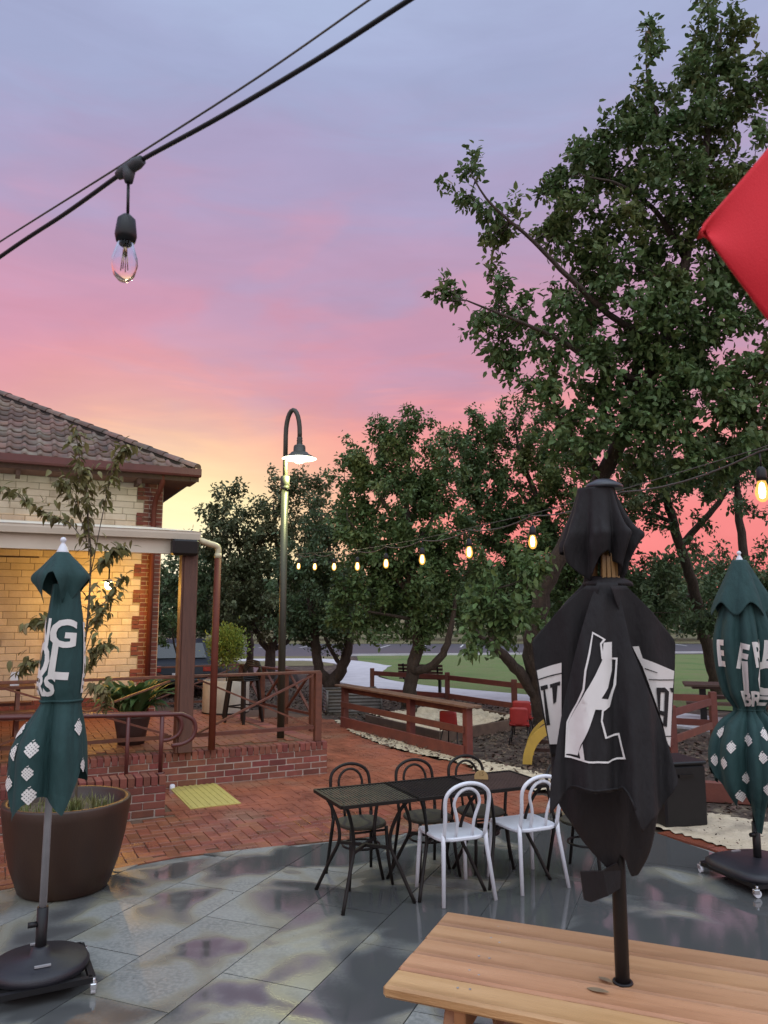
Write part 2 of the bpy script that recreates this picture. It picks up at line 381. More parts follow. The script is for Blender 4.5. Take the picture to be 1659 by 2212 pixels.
# ------------------------------------------------------------------ patio material: sealed concrete with standing rain
def patio_material():
    m = bpy.data.materials.new('wet_concrete'); m.use_nodes = True; t = m.node_tree; b = t.nodes['Principled BSDF']; L = t.links.new
    g = t.nodes.new('ShaderNodeNewGeometry')
    def noise(s, d, off=0, dist=0):
        mp = t.nodes.new('ShaderNodeMapping'); mp.inputs['Location'].default_value = (off, off * .7, 0); L(g.outputs['Position'], mp.inputs[0])
        n = t.nodes.new('ShaderNodeTexNoise'); n.inputs['Scale'].default_value = s; n.inputs['Detail'].default_value = d; n.inputs['Distortion'].default_value = dist; L(mp.outputs[0], n.inputs[0]); return n.outputs[0]
    def mr(v, a, b_, c=0, d=1):
        n = t.nodes.new('ShaderNodeMapRange'); n.interpolation_type = 'SMOOTHSTEP'
        for i, q in enumerate((a, b_, c, d)): n.inputs[i + 1].default_value = q
        L(v, n.inputs[0]); return n.outputs[0]
    def mx(f, a, b_):
        n = t.nodes.new('ShaderNodeMix'); n.data_type = 'RGBA'
        if isinstance(f, float): n.inputs[0].default_value = f
        else: L(f, n.inputs[0])
        for i, q in ((6, a), (7, b_)):
            if isinstance(q, tuple): n.inputs[i].default_value = q
            else: L(q, n.inputs[i])
        return n.outputs[2]
    # rain lies deeper towards the right of the patio (lower ground there)
    sep = t.nodes.new('ShaderNodeSeparateXYZ'); L(g.outputs['Position'], sep.inputs[0])
    slope = mr(sep.outputs[0], -1.2, 1.6, 0, .20)
    nz = noise(1.35, 2.5, 3, .5)
    info = t.nodes.new('ShaderNodeObjectInfo')
    tilt = mr(info.outputs['Random'], 0, 1, -.035, .035)
    a1 = t.nodes.new('ShaderNodeMath'); a1.operation = 'ADD'; L(nz, a1.inputs[0]); L(slope, a1.inputs[1])
    a2 = t.nodes.new('ShaderNodeMath'); a2.operation = 'ADD'; L(a1.outputs[0], a2.inputs[0]); L(tilt, a2.inputs[1])
    tco = t.nodes.new('ShaderNodeTexCoord'); ln = t.nodes.new('ShaderNodeVectorMath'); ln.operation = 'LENGTH'; L(tco.outputs['Object'], ln.inputs[0])
    dish = mr(ln.outputs['Value'], .10, .62, .060, -.055)
    a3 = t.nodes.new('ShaderNodeMath'); a3.operation = 'ADD'; L(a2.outputs[0], a3.inputs[0]); L(dish, a3.inputs[1]); a2 = a3
    wet = mr(a2.outputs[0], .45, .63)
    rim = mr(a2.outputs[0], .43, .51); rim2 = mr(a2.outputs[0], .51, .58, 1, 0)
    rm = t.nodes.new('ShaderNodeMath'); rm.operation = 'MULTIPLY'; L(rim, rm.inputs[0]); L(rim2, rm.inputs[1])
    dry = mx(mr(noise(5, 6, 9), .35, .65), (.215, .228, .215, 1), (.165, .178, .170, 1))
    dry = mx(mr(noise(38, 4, 5), .4, .62), dry, (.25, .26, .245, 1))
    stain = mx(rm.outputs[0], dry, (.225, .222, .170, 1))
    c = mx(wet, stain, (.074, .077, .076, 1))
    c = mx(mr(noise(1.1, 6, 21), .55, .75), c, (.085, .082, .078, 1))
    hs = t.nodes.new('ShaderNodeHueSaturation'); L(mr(info.outputs['Random'], 0, 1, .88, 1.12), hs.inputs['Value']); L(c, hs.inputs['Color']); c = hs.outputs[0]
    L(c, b.inputs['Base Color'])
    L(mr(a2.outputs[0], .44, .60, .40, .055), b.inputs['Roughness'])
    b.inputs['Specular IOR Level'].default_value = .6
    bp = t.nodes.new('ShaderNodeBump'); bp.inputs['Distance'].default_value = .004; L(noise(60, 4, 2), bp.inputs['Height'])
    L(mr(wet, 0, 1, .35, .03), bp.inputs['Strength']); L(bp.outputs[0], b.inputs['Normal'])
    return m
m_patio = patio_material()
m_kerbr = mat('terracotta_edge', (.26, .075, .040), .3, (.17, .05, .03), 3, .5, .2, 40, rough2=.15)

# ------------------------------------------------------------------ ground, lawn, paths, car park
def sheet(name, pts, z, m, kind='structure', th=0):
    mb = MB()
    if th: mb.prism(pts, z - th, z)
    else: mb.add([(p[0], p[1], z) for p in pts], [list(range(len(pts)))])
    o = mb.build(name, m); o['kind'] = kind; return o
sheet('ground', [(-1200, -400), (1200, -400), (1200, 1600), (-1200, 1600)], -.03, m_mulch)
sheet('lawn', [(-1.5, 42.5), (-.9, 31), (.6, 24.5), (4.2, 20.6), (8, 17.5), (14, 13), (60, 8), (90, 30), (60, 44), (25, 43.5), (5, 42.6)], -.006, m_lawn)
sheet('dry_verge', [(-60, 58.5), (80, 60.5), (260, 90), (260, 400), (-260, 400), (-260, 70)], -.004, m_dry)
sheet('verge', [(-30, 40.2), (-2.2, 41.3), (-2.2, 33.5), (-6, 33), (-14, 33), (-30, 33)], -.012, m_dry)
sheet('car_park', [(-60, 41.5), (-2, 41.2), (20, 44.5), (70, 50), (70, 60.5), (20, 59), (-60, 59)], -.014, m_road)
sheet('brick_car_park', [(-40, 26), (-4.2, 27.5), (-4.0, 33.2), (-16, 33.4), (-40, 33)], -.016, m_roadr)
mb = MB()
for i in range(18):
    x = -8 + i * 2.7; y0 = 52 + max(0, x) * .14; 
    mb = MB().box((x, y0 + 2.4, -.009), (.12, 4.8, .002), R(-8)); mb.build('bay_line', m_line, bpy.data.objects['car_park'])
path_pts = catmull([(-4.2, 34, 0), (-2.3, 38.5, 0), (-1.0, 35.2, 0), (-.55, 31.2, 0), (-1.05, 28.2, 0), (-.35, 25.0, 0), (1.35, 22.4, 0), (3.6, 19.9, 0), (6.0, 16.9, 0), (9.5, 13.2, 0), (16, 8, 0)], 8)
path_pts = [Vector(p) for p in path_pts]
def ribbon(pts, w0, w1):
    Lp, Rp = [], []
    for i, p in enumerate(pts):
        d = (pts[min(i + 1, len(pts) - 1)] - pts[max(i - 1, 0)]).normalized(); n_ = Vector((-d.y, d.x, 0)); w_ = w0 + (w1 - w0) * i / len(pts)
        Lp.append(p + n_ * w_ / 2); Rp.append(p - n_ * w_ / 2)
    return Lp, Rp
path_pts = catmull([(-7, 37.4, 0), (-3.2, 37.6, 0), (-.9, 33.6, 0), (-.95, 29.6, 0), (-1.0, 26.6, 0), (.6, 23.2, 0), (3.6, 19.9, 0), (6.3, 15.8, 0), (9.5, 12.2, 0), (16, 7, 0)], 8)
Lp, Rp = ribbon(path_pts, 1.7, 1.9)
mb = MB(); n_ = len(Lp)
mb.add([(p.x, p.y, .012) for p in Lp] + [(p.x, p.y, .012) for p in Rp] + [(p.x, p.y, -.05) for p in Lp] + [(p.x, p.y, -.05) for p in Rp],
       [(i, n_ + i, n_ + i + 1, i + 1) for i in range(n_ - 1)] + [(i, i + 1, 2 * n_ + i + 1, 2 * n_ + i) for i in range(n_ - 1)] + [(n_ + i, 3 * n_ + i, 3 * n_ + i + 1, n_ + i + 1) for i in range(n_ - 1)])
tag(mb.build('footpath', m_conc), kind='structure')
sheet('spur_path', [(-.6, 28.6), (.35, 33.2), (-.4, 34.2), (-1.6, 29.5)], .008, m_conc)

# ------------------------------------------------------------------ patio slabs and brick paving
C0 = Vector((-.764, 10.75, 0)); TH = math.atan2(.443, .8965)
EU = Vector((math.cos(TH), math.sin(TH), 0)); EV = Vector((-math.sin(TH), math.cos(TH), 0))
def W(u, v, z=0): return C0 + EU * u + EV * v + Vector((0, 0, z))
edge = [(-7, 4.2), (-4.2, 5.6), (-2.97, 6.29), (-2.25, 6.80), (-1.83, 7.11), (-1.45, 7.27), (-.815, 7.50), (.138, 7.86), (1.11, 8.33), (1.9, 8.75), (2.35, 8.55)]
redge = [(2.66, 7.85), (2.95, 7.35), (3.30, 6.55), (3.9, 5.2), (4.6, 3.2)]
patio_poly = edge + redge + [(4.6, -3), (-7, -3)]
ps = sheet('patio', patio_poly, -.012, mat('slab_joint', (.24, .245, .23), .8, (.10, .10, .095), 5, .4), th=.06)
PA = R(-21.8); pu = Vector((math.cos(PA), math.sin(PA), 0)); pv = Vector((-math.sin(PA), math.cos(PA), 0))
Op = Vector((-1.259, 5.766, 0))
def clip_poly(subject, clip_line_pts):
    bm = bmesh.new(); vs_ = [bm.verts.new((p[0], p[1], 0)) for p in subject]; bm.faces.new(vs_)
    return bm
def clip_convex(poly, a, b):
    """keep the part of poly right of the line a->b"""
    out = []; n = len(poly)
    side = lambda p: (b[0] - a[0]) * (p[1] - a[1]) - (b[1] - a[1]) * (p[0] - a[0])
    for i in range(n):
        p, q = poly[i], poly[(i + 1) % n]; sp, sq = side(p), side(q)
        if sp <= 0: out.append(p)
        if sp * sq < 0:
            t_ = sp / (sp - sq); out.append((p[0] + (q[0] - p[0]) * t_, p[1] + (q[1] - p[1]) * t_))
    return out
def patio_keep(q):
    """clip a convex slab to the patio outline, edge segment by edge segment"""
    cx = sum(p[0] for p in q) / len(q); cy = sum(p[1] for p in q) / len(q)
    e = edge + redge
    for i in range(len(e) - 1):
        a, b = e[i], e[i + 1]
        mid = ((a[0] + b[0]) / 2, (a[1] + b[1]) / 2)
        if math.hypot(mid[0] - cx, mid[1] - cy) < 1.9 and len(q) > 2: q = clip_convex(q, a, b)
    return q
cols = [(-7.2 + .6 * i, -7.2 + .6 * (i + 1)) for i in range(16)]
cols += [(2.4, 4.8), (4.8, 7.2)]
ci = 0
for a, b in cols:
    L_ = 1.2 if b - a < 1 else 2.4
    ph = (ci % 2) * L_ * .42; ci += 1
    for j in range(-9, 6):
        v0 = j * L_ + ph; v1 = v0 + L_
        q = []
        for uu, vv in ((a + .004, v0 + .004), (b - .004, v0 + .004), (b - .004, v1 - .004), (a + .004, v1 - .004)):
            p = Op + pu * uu + pv * vv; q.append((p.x, p.y))
        cx = sum(p[0] for p in q) / 4; cy = sum(p[1] for p in q) / 4
        if cy < -1.5 or cy > 10 or cx > 5.2 or cx < -5: continue
        q = patio_keep(q)
        if len(q) < 3: continue
        cx = sum(p[0] for p in q) / len(q); cy = sum(p[1] for p in q) / len(q)
        if not inside((cx, cy), patio_poly): continue
        ar = .5 * abs(sum(q[k][0] * q[(k + 1) % len(q)][1] - q[(k + 1) % len(q)][0] * q[k][1] for k in range(len(q))))
        if ar < .01: continue
        MB().prism([(p[0] - cx, p[1] - cy) for p in q], -.03, 0).build('slab', m_patio, ps, (cx, cy, random.uniform(-.0012, .0012)))
# terracotta edging between the patio and the sand
for i in range(len(redge) - 1):
    a = Vector(redge[i] + (0,)); b = Vector(redge[i + 1] + (0,)); d = (b - a).normalized(); nn_ = Vector((-d.y, d.x, 0))
    k = max(1, int((b - a).length / .30))
    for j in range(k):
        p = a + (b - a) * (j + .5) / k + nn_ * .10
        MB().box((0, 0, 0), ((b - a).length / k - .006, .19, .05)).build('edge_tile', m_kerbr, ps, (p.x, p.y, -.019), math.atan2(d.y, d.x))
pave_poly = edge[1:] + [(1.62, 9.9), (1.12, 11.35), (.15, 12.6), (-.55, 14.3), (-1.0, 16), (-2.6, 18), (-5.2, 16.8), (-9, 9), (-9, 4)]
pv_ = sheet('brick_paving', [(p[0], p[1]) for p in edge[::1]] + [(1.62, 9.9), (1.12, 11.35), (.15, 12.6), (-.55, 14.3), (-1.0, 16), (-2.6, 18), (-5.2, 16.8), (-9, 9), (-9, 4)], -.011, m_joint)
# herringbone of 230 x 115 bricks laid in the terrace's frame
bx = []
g_ = .1165
for i in range(-90, 90):
    for j in range(-60, 90):
        k = (i - j) % 4
        if k == 0: cu, cv, sz = i * g_ + g_, j * g_ + g_ / 2, (.226, .1105, .05)
        elif k == 3: cu, cv, sz = i * g_ + g_ / 2, j * g_ + g_, (.1105, .226, .05)
        else: continue
        u_, v_ = cu - 1.0, cv - 2.2
        if -1.15 < v_ + .05 and v_ > .1 and u_ < -.35: continue
        p = W(u_, v_)
        if u_ < -2.36 and -1.12 < v_ < .02: continue
        if u_ < -2.30 and -1.42 < v_ < -1.0: continue
        if not inside((p.x, p.y), pave_poly): continue
        if p.x < -5.2 or p.y > 16.5: continue
        if inside((p.x, p.y), patio_poly): continue
        ok = True
        for a, b in zip(edge, edge[1:]):
            ab = Vector(b) - Vector(a); ap = Vector((p.x, p.y)) - Vector(a); t_ = max(0, min(1, ap.dot(ab) / ab.dot(ab)))
            if (ap - ab * t_).length < .07: ok = False
        if not ok: continue
        bx.append((p.x, p.y, -.025, sz[0], sz[1], sz[2], TH))
pieces(pv_, 'paver', bx, m_paver, .004, 300, lambda b: math.hypot(b[0] + .4, b[1] - 2), .0025)
# cut bricks along the curved patio edge
for a, b in zip(edge[1:], edge[2:]):
    a = Vector(a + (0,)); b = Vector(b + (0,)); d = b - a; k = max(1, round(d.length / .23)); n2 = Vector((-d.y, d.x, 0)).normalized()
    for j in range(k):
        p = a + d * (j + .5) / k + n2 * .05
        MB().box((0, 0, 0), (d.length / k - .006, .085, .04)).build('edge_paver', m_paver, pv_, (p.x, p.y, -.022), math.atan2(d.y, d.x))

# sand, mulch, debris
def lumpy(name, poly, z, m, amp, step, kind='structure'):
    xs = [p[0] for p in poly]; ys = [p[1] for p in poly]
    nx = int((max(xs) - min(xs)) / step) + 2; ny = int((max(ys) - min(ys)) / step) + 2
    vs_ = {}; mb = MB(); fs = []
    from mathutils import noise as mn
    for i in range(nx):
        for j in range(ny):
            x = min(xs) + i * step; y = min(ys) + j * step
            if inside((x, y), poly):
                jx, jy = random.uniform(-.3, .3) * step, random.uniform(-.3, .3) * step
                vs_[(i, j)] = len(mb.v); mb.v.append((x + jx, y + jy, z + amp * (mn.noise((x * 2.2, y * 2.2, 1)) * .6 + mn.noise((x * 7, y * 7, 4)) * .4)))
    for (i, j), a in vs_.items():
        q = [(i, j), (i + 1, j), (i + 1, j + 1), (i, j + 1)]
        if all(k in vs_ for k in q): mb.f.append([vs_[k] for k in q]); mb.s.append(True)
    return tag(mb.build(name, m), kind=kind)
lumpy('sand_strip', [(2.45, 8.45), (2.76, 7.85), (3.1, 7.3), (3.42, 6.5), (4.6, 4), (6, 4), (5.0, 7.0), (3.6, 8.6), (2.7, 9.3)], .012, m_sand, .03, .06)
lumpy('sand_border', [(1.55, 9.9), (1.1, 11.35), (.12, 12.6), (-.6, 14.3), (-1.05, 16), (-.75, 16), (-.25, 14.5), (.55, 12.9), (1.45, 11.7), (2.3, 10.5), (2.4, 9.2)], .012, m_sand, .035, .06)
lumpy('sandpit_sand', [(-.35, 15.6), (.9, 13.4), (2.7, 15.2), (1.6, 17.6)], .13, m_sand, .22, .07)
def scatter(name, poly, n, s0, s1, m, z=0.0, flat=.5):
    mb = MB(); xs = [p[0] for p in poly]; ys = [p[1] for p in poly]; k = 0
    while k < n:
        x, y = random.uniform(min(xs), max(xs)), random.uniform(min(ys), max(ys))
        if not inside((x, y), poly): continue
        k += 1; a = random.uniform(0, 6.28); l = random.uniform(s0, s1); wd = l * random.uniform(.3, .6)
        c, s = math.cos(a), math.sin(a); t1, t2 = random.uniform(-flat, flat) * l, random.uniform(-flat, flat) * wd
        zz = z + .012 + abs(t1) / 2
        q = [(-l / 2, 0), (0, -wd / 2), (l / 2, 0), (0, wd / 2)]; hz = (t1 / 2, t2, -t1 / 2, -t2)
        mb.add([(x + c * p[0] - s * p[1], y + s * p[0] + c * p[1], max(zz + h, z)) for p, h in zip(q, hz)], [(0, 1, 2, 3)])
    return tag(mb.build(name, m), kind='stuff')
for i, (y0, y1, w_) in enumerate([(42.9, 43.1, 0)]):
    kb = MB().bar((-2, 41.45, .03), (20, 44.75, .03), .18, .12).build('kerb', m_conc); kb['kind'] = 'structure'
scatter('mulch', [(-6, 16.8), (-2.5, 18.2), (-.9, 16.4), (-.3, 14.6), (.6, 13), (1.6, 11.6), (2.4, 10.4), (2.7, 9.3), (3.7, 8.7), (5.2, 7.4), (7.5, 9), (6.2, 13), (3.6, 18.2), (.8, 21.5), (-1, 24), (-6, 24)], 16000, .03, .10, m_chip, -.03)
scatter('fallen_leaves', [(1.5, 9.9), (1.1, 11.3), (.1, 12.6), (-.6, 14.2), (-.3, 14.6), (.6, 12.9), (1.5, 11.6), (2.6, 10.2), (2.6, 9.3)], 420, .03, .08, m_chip, .02)
scatter('patio_grit', [(-2.6, 4), (-2.2, 6.6), (-.8, 7.3), (1, 8.1), (2.4, 7.8), (2.9, 6.5), (2.5, 3.5), (0, 3)], 110, .006, .016, m_chip, -.008, .2)
scatter('path_litter', [(-2.0, 7.3), (-.8, 7.7), (.1, 8), (1, 8.6), (1.6, 9.4), (1, 11), (-.2, 12), (-1.5, 9), (-2.2, 8.4)], 90, .012, .04, m_chip, -.008, .3)
scatter('sand_litter', [(2.5, 8.4), (3.2, 7.2), (3.6, 6.6), (5, 5.5), (5, 7.0), (3.6, 8.6), (2.7, 9.2)], 380, .01, .04, m_chip, .02)

# ------------------------------------------------------------------ house
house = thing('brick_house', 'cream block house with red brick quoins and weathered tiled hip roof', 'house', C0, TH)
HU, HV, EAVE = -1.55, 4.15, 4.42
MB().box((-4.8, HV + 2.061, 2.2), (6.5 - .04, 4.0, 4.8)).build('wall', m_mortar_c, house)
blk = []; qb = []; row = 0
bh = .1145
z = .42 + .26
while z < EAVE + .14:
    tooth = (int((z - .68) / (bh * 2)) % 2)
    ue = HU - (.45 if tooth else .33)
    u_ = ue - (.17 if row % 2 else .36)
    segs = [(u_, ue)]
    while u_ > -7.9: segs.append((u_ - .36, u_)); u_ -= .36
    for a, b in segs:
        if b < -5.3: continue
        blk.append(((a + b) / 2, HV + .085, z + bh / 2, b - a - .006, .06, bh - .006, 0))
    z += bh; row += 1
pieces(house, 'block', blk, m_cream, .008, 300, lambda b: -b[0], .0015)
z = .42; row = 0
while z < EAVE + .15:
    tooth = (int(max(0, z - .68 + .001) / .229) % 2)
    wide = .45 if tooth else .33
    lens = [.23, wide - .23] if row % 2 else [.11, .23, wide - .34] if wide > .4 else [.11, .22]
    u_ = HU
    if z < .66:
        u_ = HU; lens = [.11] * (row % 2) + [.23] * 16
    for l in lens:
        if l < .03: continue
        qb.append((u_ - l / 2, HV + .078, z + .038, l - .009, .07, .0673, 0)); u_ -= l
    # return along the side wall
    v_ = HV + .043
    for k in range(9):
        l = .23 if k or row % 2 else .11
        v_ += l if k else 0
        qb.append((HU - .018, v_ + l / 2, z + .038, .05, l - .009, .0673, 0))
    z += .0763; row += 1
pieces(house, 'brick', qb, m_brick, .004, 300, lambda b: -b[0] + (b[1] - HV) * 2, .0015)
MB().box((HU - .162, HV + 2.036, 2.2), (.332, 3.98, 4.8)).build('side_wall', m_mortar, house)
# roof: hip from the eave corner
GU, GV, GZ = -1.12, 3.60, 4.66
PT = math.tan(R(29)); PC = math.cos(R(29))
roof = MB()
roof.add([(-9, GV, GZ), (GU, GV, GZ), (-9, GV + 4.4, GZ + 4.4 * PT), (GU - 4.4, GV + 4.4, GZ + 4.4 * PT), (GU, GV + 9, GZ), (GU - 4.4, GV + 5.5, GZ + 4.4 * PT)],
         [(0, 1, 3, 2), (1, 4, 5, 3)])
roof = roof.build('roof', m_speckle, house)
def tile_mesh():
    w_, l_ = .24, .40; mb = MB(); n_ = 12
    prof = []
    for i in range(n_ + 1):
        x = i / n_; 
        zz = .038 * math.sin(math.pi * x / .42) if x < .42 else -.010 * math.sin(math.pi * (x - .42) / .58)
        prof.append((x * w_, zz))
    vs_ = []
    for yy, dz in ((0, .030), (l_, .004)):
        for x, zz in prof: vs_.append((x, yy, zz + dz))
    for x, zz in prof: vs_.append((x, 0, zz + dz - .02 if False else zz + .006))
    k = n_ + 1
    mb.add(vs_, [(i, i + 1, k + i + 1, k + i) for i in range(n_)], True)
    mb.f += [[2 * k + i, 2 * k + i + 1, i + 1, i] for i in range(n_)]; mb.s += [False] * n_
    me = mb.mesh('tile'); me.materials.append(m_tile); return me
tm = tile_mesh(); trot = Euler((R(29), 0, 0))
rest = MB(); cnt = 0; allt = []
for r_ in range(0, 13):
    s_ = r_ * .33
    for c_ in range(0, 24):
        u_ = GU - .02 - (c_ + 1) * .232 - (0)
        if GU - (u_ + .12) < s_ * PC + .10: continue
        if u_ < -6.2: continue
        allt.append((u_, GV - .06 + s_ * PC, GZ + .012 + (s_ * PC - .06) * PT))
allt.sort(key=lambda t: -t[0] + (t[1] - GV) * .5)
for i, t_ in enumerate(allt):
    o = bpy.data.objects.new('tile', tm); col.objects.link(o); o.parent = roof
    o.location = (t_[0] + random.uniform(-.004, .004), t_[1] + random.uniform(-.006, .006), t_[2] + random.uniform(-.003, .004)); o.rotation_euler = (R(29) + random.uniform(-.012, .012), random.uniform(-.015, .015), random.uniform(-.01, .01))
# hip caps
hipd = Vector((-1, 1, PT)).normalized()
cap = MB(); n_ = 10; vs_ = []
for yy, rr in ((0, .115), (.42, .09)):
    for i in range(n_ + 1):
        a = math.pi * i / n_; vs_.append((rr * math.cos(a), yy, rr * .75 * math.sin(a)))
cap.add(vs_, [(i, i + 1, n_ + 2 + i, n_ + 1 + i) for i in range(n_)], True); cap.add(vs_[:n_ + 1], [list(range(n_ + 1))[::-1]])
cme = cap.mesh('hip_cap'); cme.materials.append(m_tile)
cr_ = Matrix((Vector((1, 1, 0)).normalized(), hipd, Vector((1, 1, 0)).normalized().cross(hipd))).transposed().to_euler()
for k in range(14):
    o = bpy.data.objects.new('hip_cap', cme); col.objects.link(o); o.parent = roof
    p = Vector((GU, GV, GZ + .05)) + hipd * (k * .36 - .05); o.location = p; o.rotation_euler = cr_
bed = MB().tube([Vector((GU, GV, GZ + .01)) + hipd * .05, Vector((GU, GV, GZ + .01)) + hipd * 5.5], .085, 8).build('hip_mortar', m_rock, roof)
# gutters, fascia, soffit
gut = MB()
prof = [(0, 0), (.0, -.10), (-.03, -.13), (-.12, -.13), (-.135, -.10), (-.135, .01), (-.12, .01), (-.12, -.09), (-.015, -.115)]
def extr(mb, prof, a, b, nrm):
    a = Vector(a); b = Vector(b); nrm = Vector(nrm); k = len(prof)
    vs_ = [p + nrm * -x + Vector((0, 0, z_)) for p in (a, b) for x, z_ in prof]
    mb.add(vs_, [(i, i + 1, k + i + 1, k + i) for i in range(k - 1)] + [list(range(k)), list(range(2 * k - 1, k - 1, -1))])
extr(gut, prof, (-9, GV, GZ), (GU + .09, GV, GZ), (0, -1, 0)); gut.build('gutter', m_gutter, house)
gut = MB(); extr(gut, prof, (GU - .04, GV - .09, GZ - .001), (GU - .04, GV + 6, GZ - .001), (1, 0, 0)); gut.build('gutter', m_gutter, house)
MB().box((-4.9, GV + .03, GZ - .10), (7.72, .025, .20)).build('fascia', m_timber_d, house)
MB().box((GU - .055, GV + 3, GZ - .10), (.025, 6, .20)).build('fascia', m_timber_d, house)
MB().box((-5.0, GV + .31, GZ - .20), (7.85, .52, .012)).build('soffit', m_soffit, house)
MB().box((GU - .30, GV + 3.2, GZ - .203), (.45, 6, .012)).build('soffit', m_soffit, house)
for k in range(7): MB().box((-2.05 - k * .95, GV + .28, GZ - .25), (.07, .42, .09)).build('rafter', m_timber_d, house)
# down pipe on the quoin
dp = catmull([(-1.66, GV + .05, GZ - .12), (-1.66, GV + .1, GZ - .26), (-1.70, HV - .12, GZ - .5), (-1.715, HV - .045, GZ - .72), (-1.715, HV - .045, GZ - .95)], 5) + [Vector((-1.715, HV - .045, .45))]
MB().tube(dp, .045, 12).build('down_pipe', m_pipe, house)

# ------------------------------------------------------------------ veranda
ver = thing('veranda', 'cream veranda beam and skillion roof carried on a dark square timber post', 'veranda', C0, TH)
MB().box((-4.9, 0, 3.005), (6.0, .09, .25)).build('beam', m_white, ver)
gut = MB(); extr(gut, [(0, 0), (0, -.05), (.03, -.09), (.10, -.09), (.12, -.02), (.12, .012), (.13, .012)], (-7.9, -.05, 3.15), (-1.84, -.05, 3.15), (0, 1, 0)); 
gut.build('eave_gutter', m_white, ver)
rf = MB()
nr = 90
rf.grid(lambda a, b: (-8 + 6.2 * a, -.1 + 4.2 * b, 3.165 + .5 * b + .009 * math.cos(a * nr * 2)), 181, 2, True).build('roof_sheet', m_tin, ver, solid=.004)
MB().box((-4.9, 2.05, 3.42), (6.1, 4.05, .02), Matrix.Rotation(math.atan2(.5, 4.2), 3, 'X')).build('ceiling', m_white, ver)
MB().box((-1.93, .0, 1.655), (.175, .175, 2.47)).build('post', mat('post_timber', (.135, .062, .040), .6, (.07, .034, .025), 5, .6, .4, 30, stretch=(6, 6, .6)), ver, bevel=.008)
MB().box((-1.93 - .102, .02, 1.655), (.022, .17, 2.46)).build('post_batten', m_rail, ver)
dp = catmull([(-1.86, -.07, 3.07), (-1.80, -.10, 3.05), (-1.74, -.10, 3.03)], 4) + catmull([(-1.70, -.09, 3.02), (-1.62, -.08, 3.0), (-1.585, -.07, 2.96), (-1.585, -.07, 2.86)], 5)
MB().tube(dp, .040, 12).build('pipe_elbow', m_pvc, ver)
MB().tube([(-1.585, -.07, 2.84), (-1.585, -.07, 2.90)], .047, 12).build('pipe_collar', m_pvc, ver)
MB().tube([(-1.585, -.07, 2.87), (-1.595, -.06, .43)], .044, 14).build('down_pipe', m_pipe, ver)

# ------------------------------------------------------------------ terrace
ter = thing('brick_terrace', 'raised red brick terrace with orange paved floor beside the house', 'terrace', C0, TH)
TZ = .42
core = [(-9, .007), (-.007, .007), (-.36, 4.35), (-1.9, 6), (-9, 6)]
MB().prism(core, -.02, TZ - .055).build('core', m_mortar, ter)
br = []
for r_ in range(4):
    z = .0 + r_ * .079 + .039
    u_ = -.0 - (0 if r_ % 2 else .115)
    if r_ % 2 == 0: br.append((-.053, .055, z, .100, .105, .070, 0))
    while u_ > -7.2:
        br.append((u_ - .1155, .055, z, .225, .105, .070, 0)); u_ -= .2345
u_ = 0
while u_ > -7.2:
    br.append((u_ - .040, .105, .3155 + .051, .0705, .22, .098, 0)); u_ -= .0795
# right-hand return
for r_ in range(4):
    z = r_ * .079 + .039; v_ = .24 if r_ % 2 else .12
    while v_ < 4.2:
        br.append((-.055 - .0814 * (v_ + .11), v_ + .115, z, .105, .225, .070, math.atan(.0814))); v_ += .2345
v_ = .255
while v_ < 4.3:
    br.append((-.115 - .0814 * v_, v_, .3665, .22, .0705, .098, math.atan(.0814))); v_ += .0795
pieces(ter, 'brick', br, m_brick, .005, 300, lambda b: -b[0] * 1.0 + b[1] * .6, .0025)
fl = MB().prism([(-9, .21), (-.24, .21), (-.56, 4.3), (-1.9, 6), (-9, 6)], TZ - .055, TZ - .014).build('floor_bed', m_joint, ter)
fp = []; fpoly = [(-6, .22), (-.25, .22), (-.57, 4.3), (-1.5, 4.35), (-1.5, HV + .02), (-6, HV + .02)]
for i in range(-60, 3):
    for j in range(0, 42):
        k = (i - j) % 4
        if k == 0: cu, cv, sz = i * g_ + g_, j * g_ + g_ / 2, (.224, .109, .04)
        elif k == 3: cu, cv, sz = i * g_ + g_ / 2, j * g_ + g_, (.109, .224, .04)
        else: continue
        ok = all(inside((cu + a * sz[0] / 2, cv + .2 + b * sz[1] / 2), fpoly) for a in (-1, 1) for b in (-1, 1))
        if ok: fp.append((cu, cv + .2, TZ - .02, sz[0], sz[1], sz[2], 0))
pieces(ter, 'floor_brick', fp, m_tpaver, .003, 300, lambda b: -b[0] + b[1], .0015)
# ramp in front of the terrace
rmp = thing('brick_ramp', 'low red brick ramp wall with white mortar behind the brown planter', 'ramp', C0, TH)
MB().box((-5.385, -1.2 + .005, .15), (5.98, .229, .34)).build('core', m_mortar, rmp)
br = []
for r_ in range(4):
    z = r_ * .079 + .039; u_ = -2.385 - (0 if r_ % 2 else .115)
    if r_ % 2 == 0: br.append((-2.385 - .053, -1.2, z, .100, .235, .069, 0))
    while u_ > -5.6: br.append((u_ - .1155, -1.2, z, .225, .235, .069, 0)); u_ -= .2345
u_ = -2.385
while u_ > -5.6: br.append((u_ - .040, -1.2, .3155 + .051, .069, .24, .100, 0)); u_ -= .0795
pieces(rmp, 'brick', br, mat('ramp_red_brick', (.22, .068, .045), .8, (.14, .045, .034), 9, .6, .5, 90, rnd=.22, bdist=.006), .005, 300, None, .002)  # ramp bricks have their own tone, slightly darker than the terrace bricks
mb = MB(); mb.add([(-2.37, -1.09, .0), (-2.37, 0, .0), (-6.2, 0, .42), (-6.2, -1.09, .42)], [(0, 1, 2, 3)]); mb.build('ramp_surface', m_tpaver, rmp)
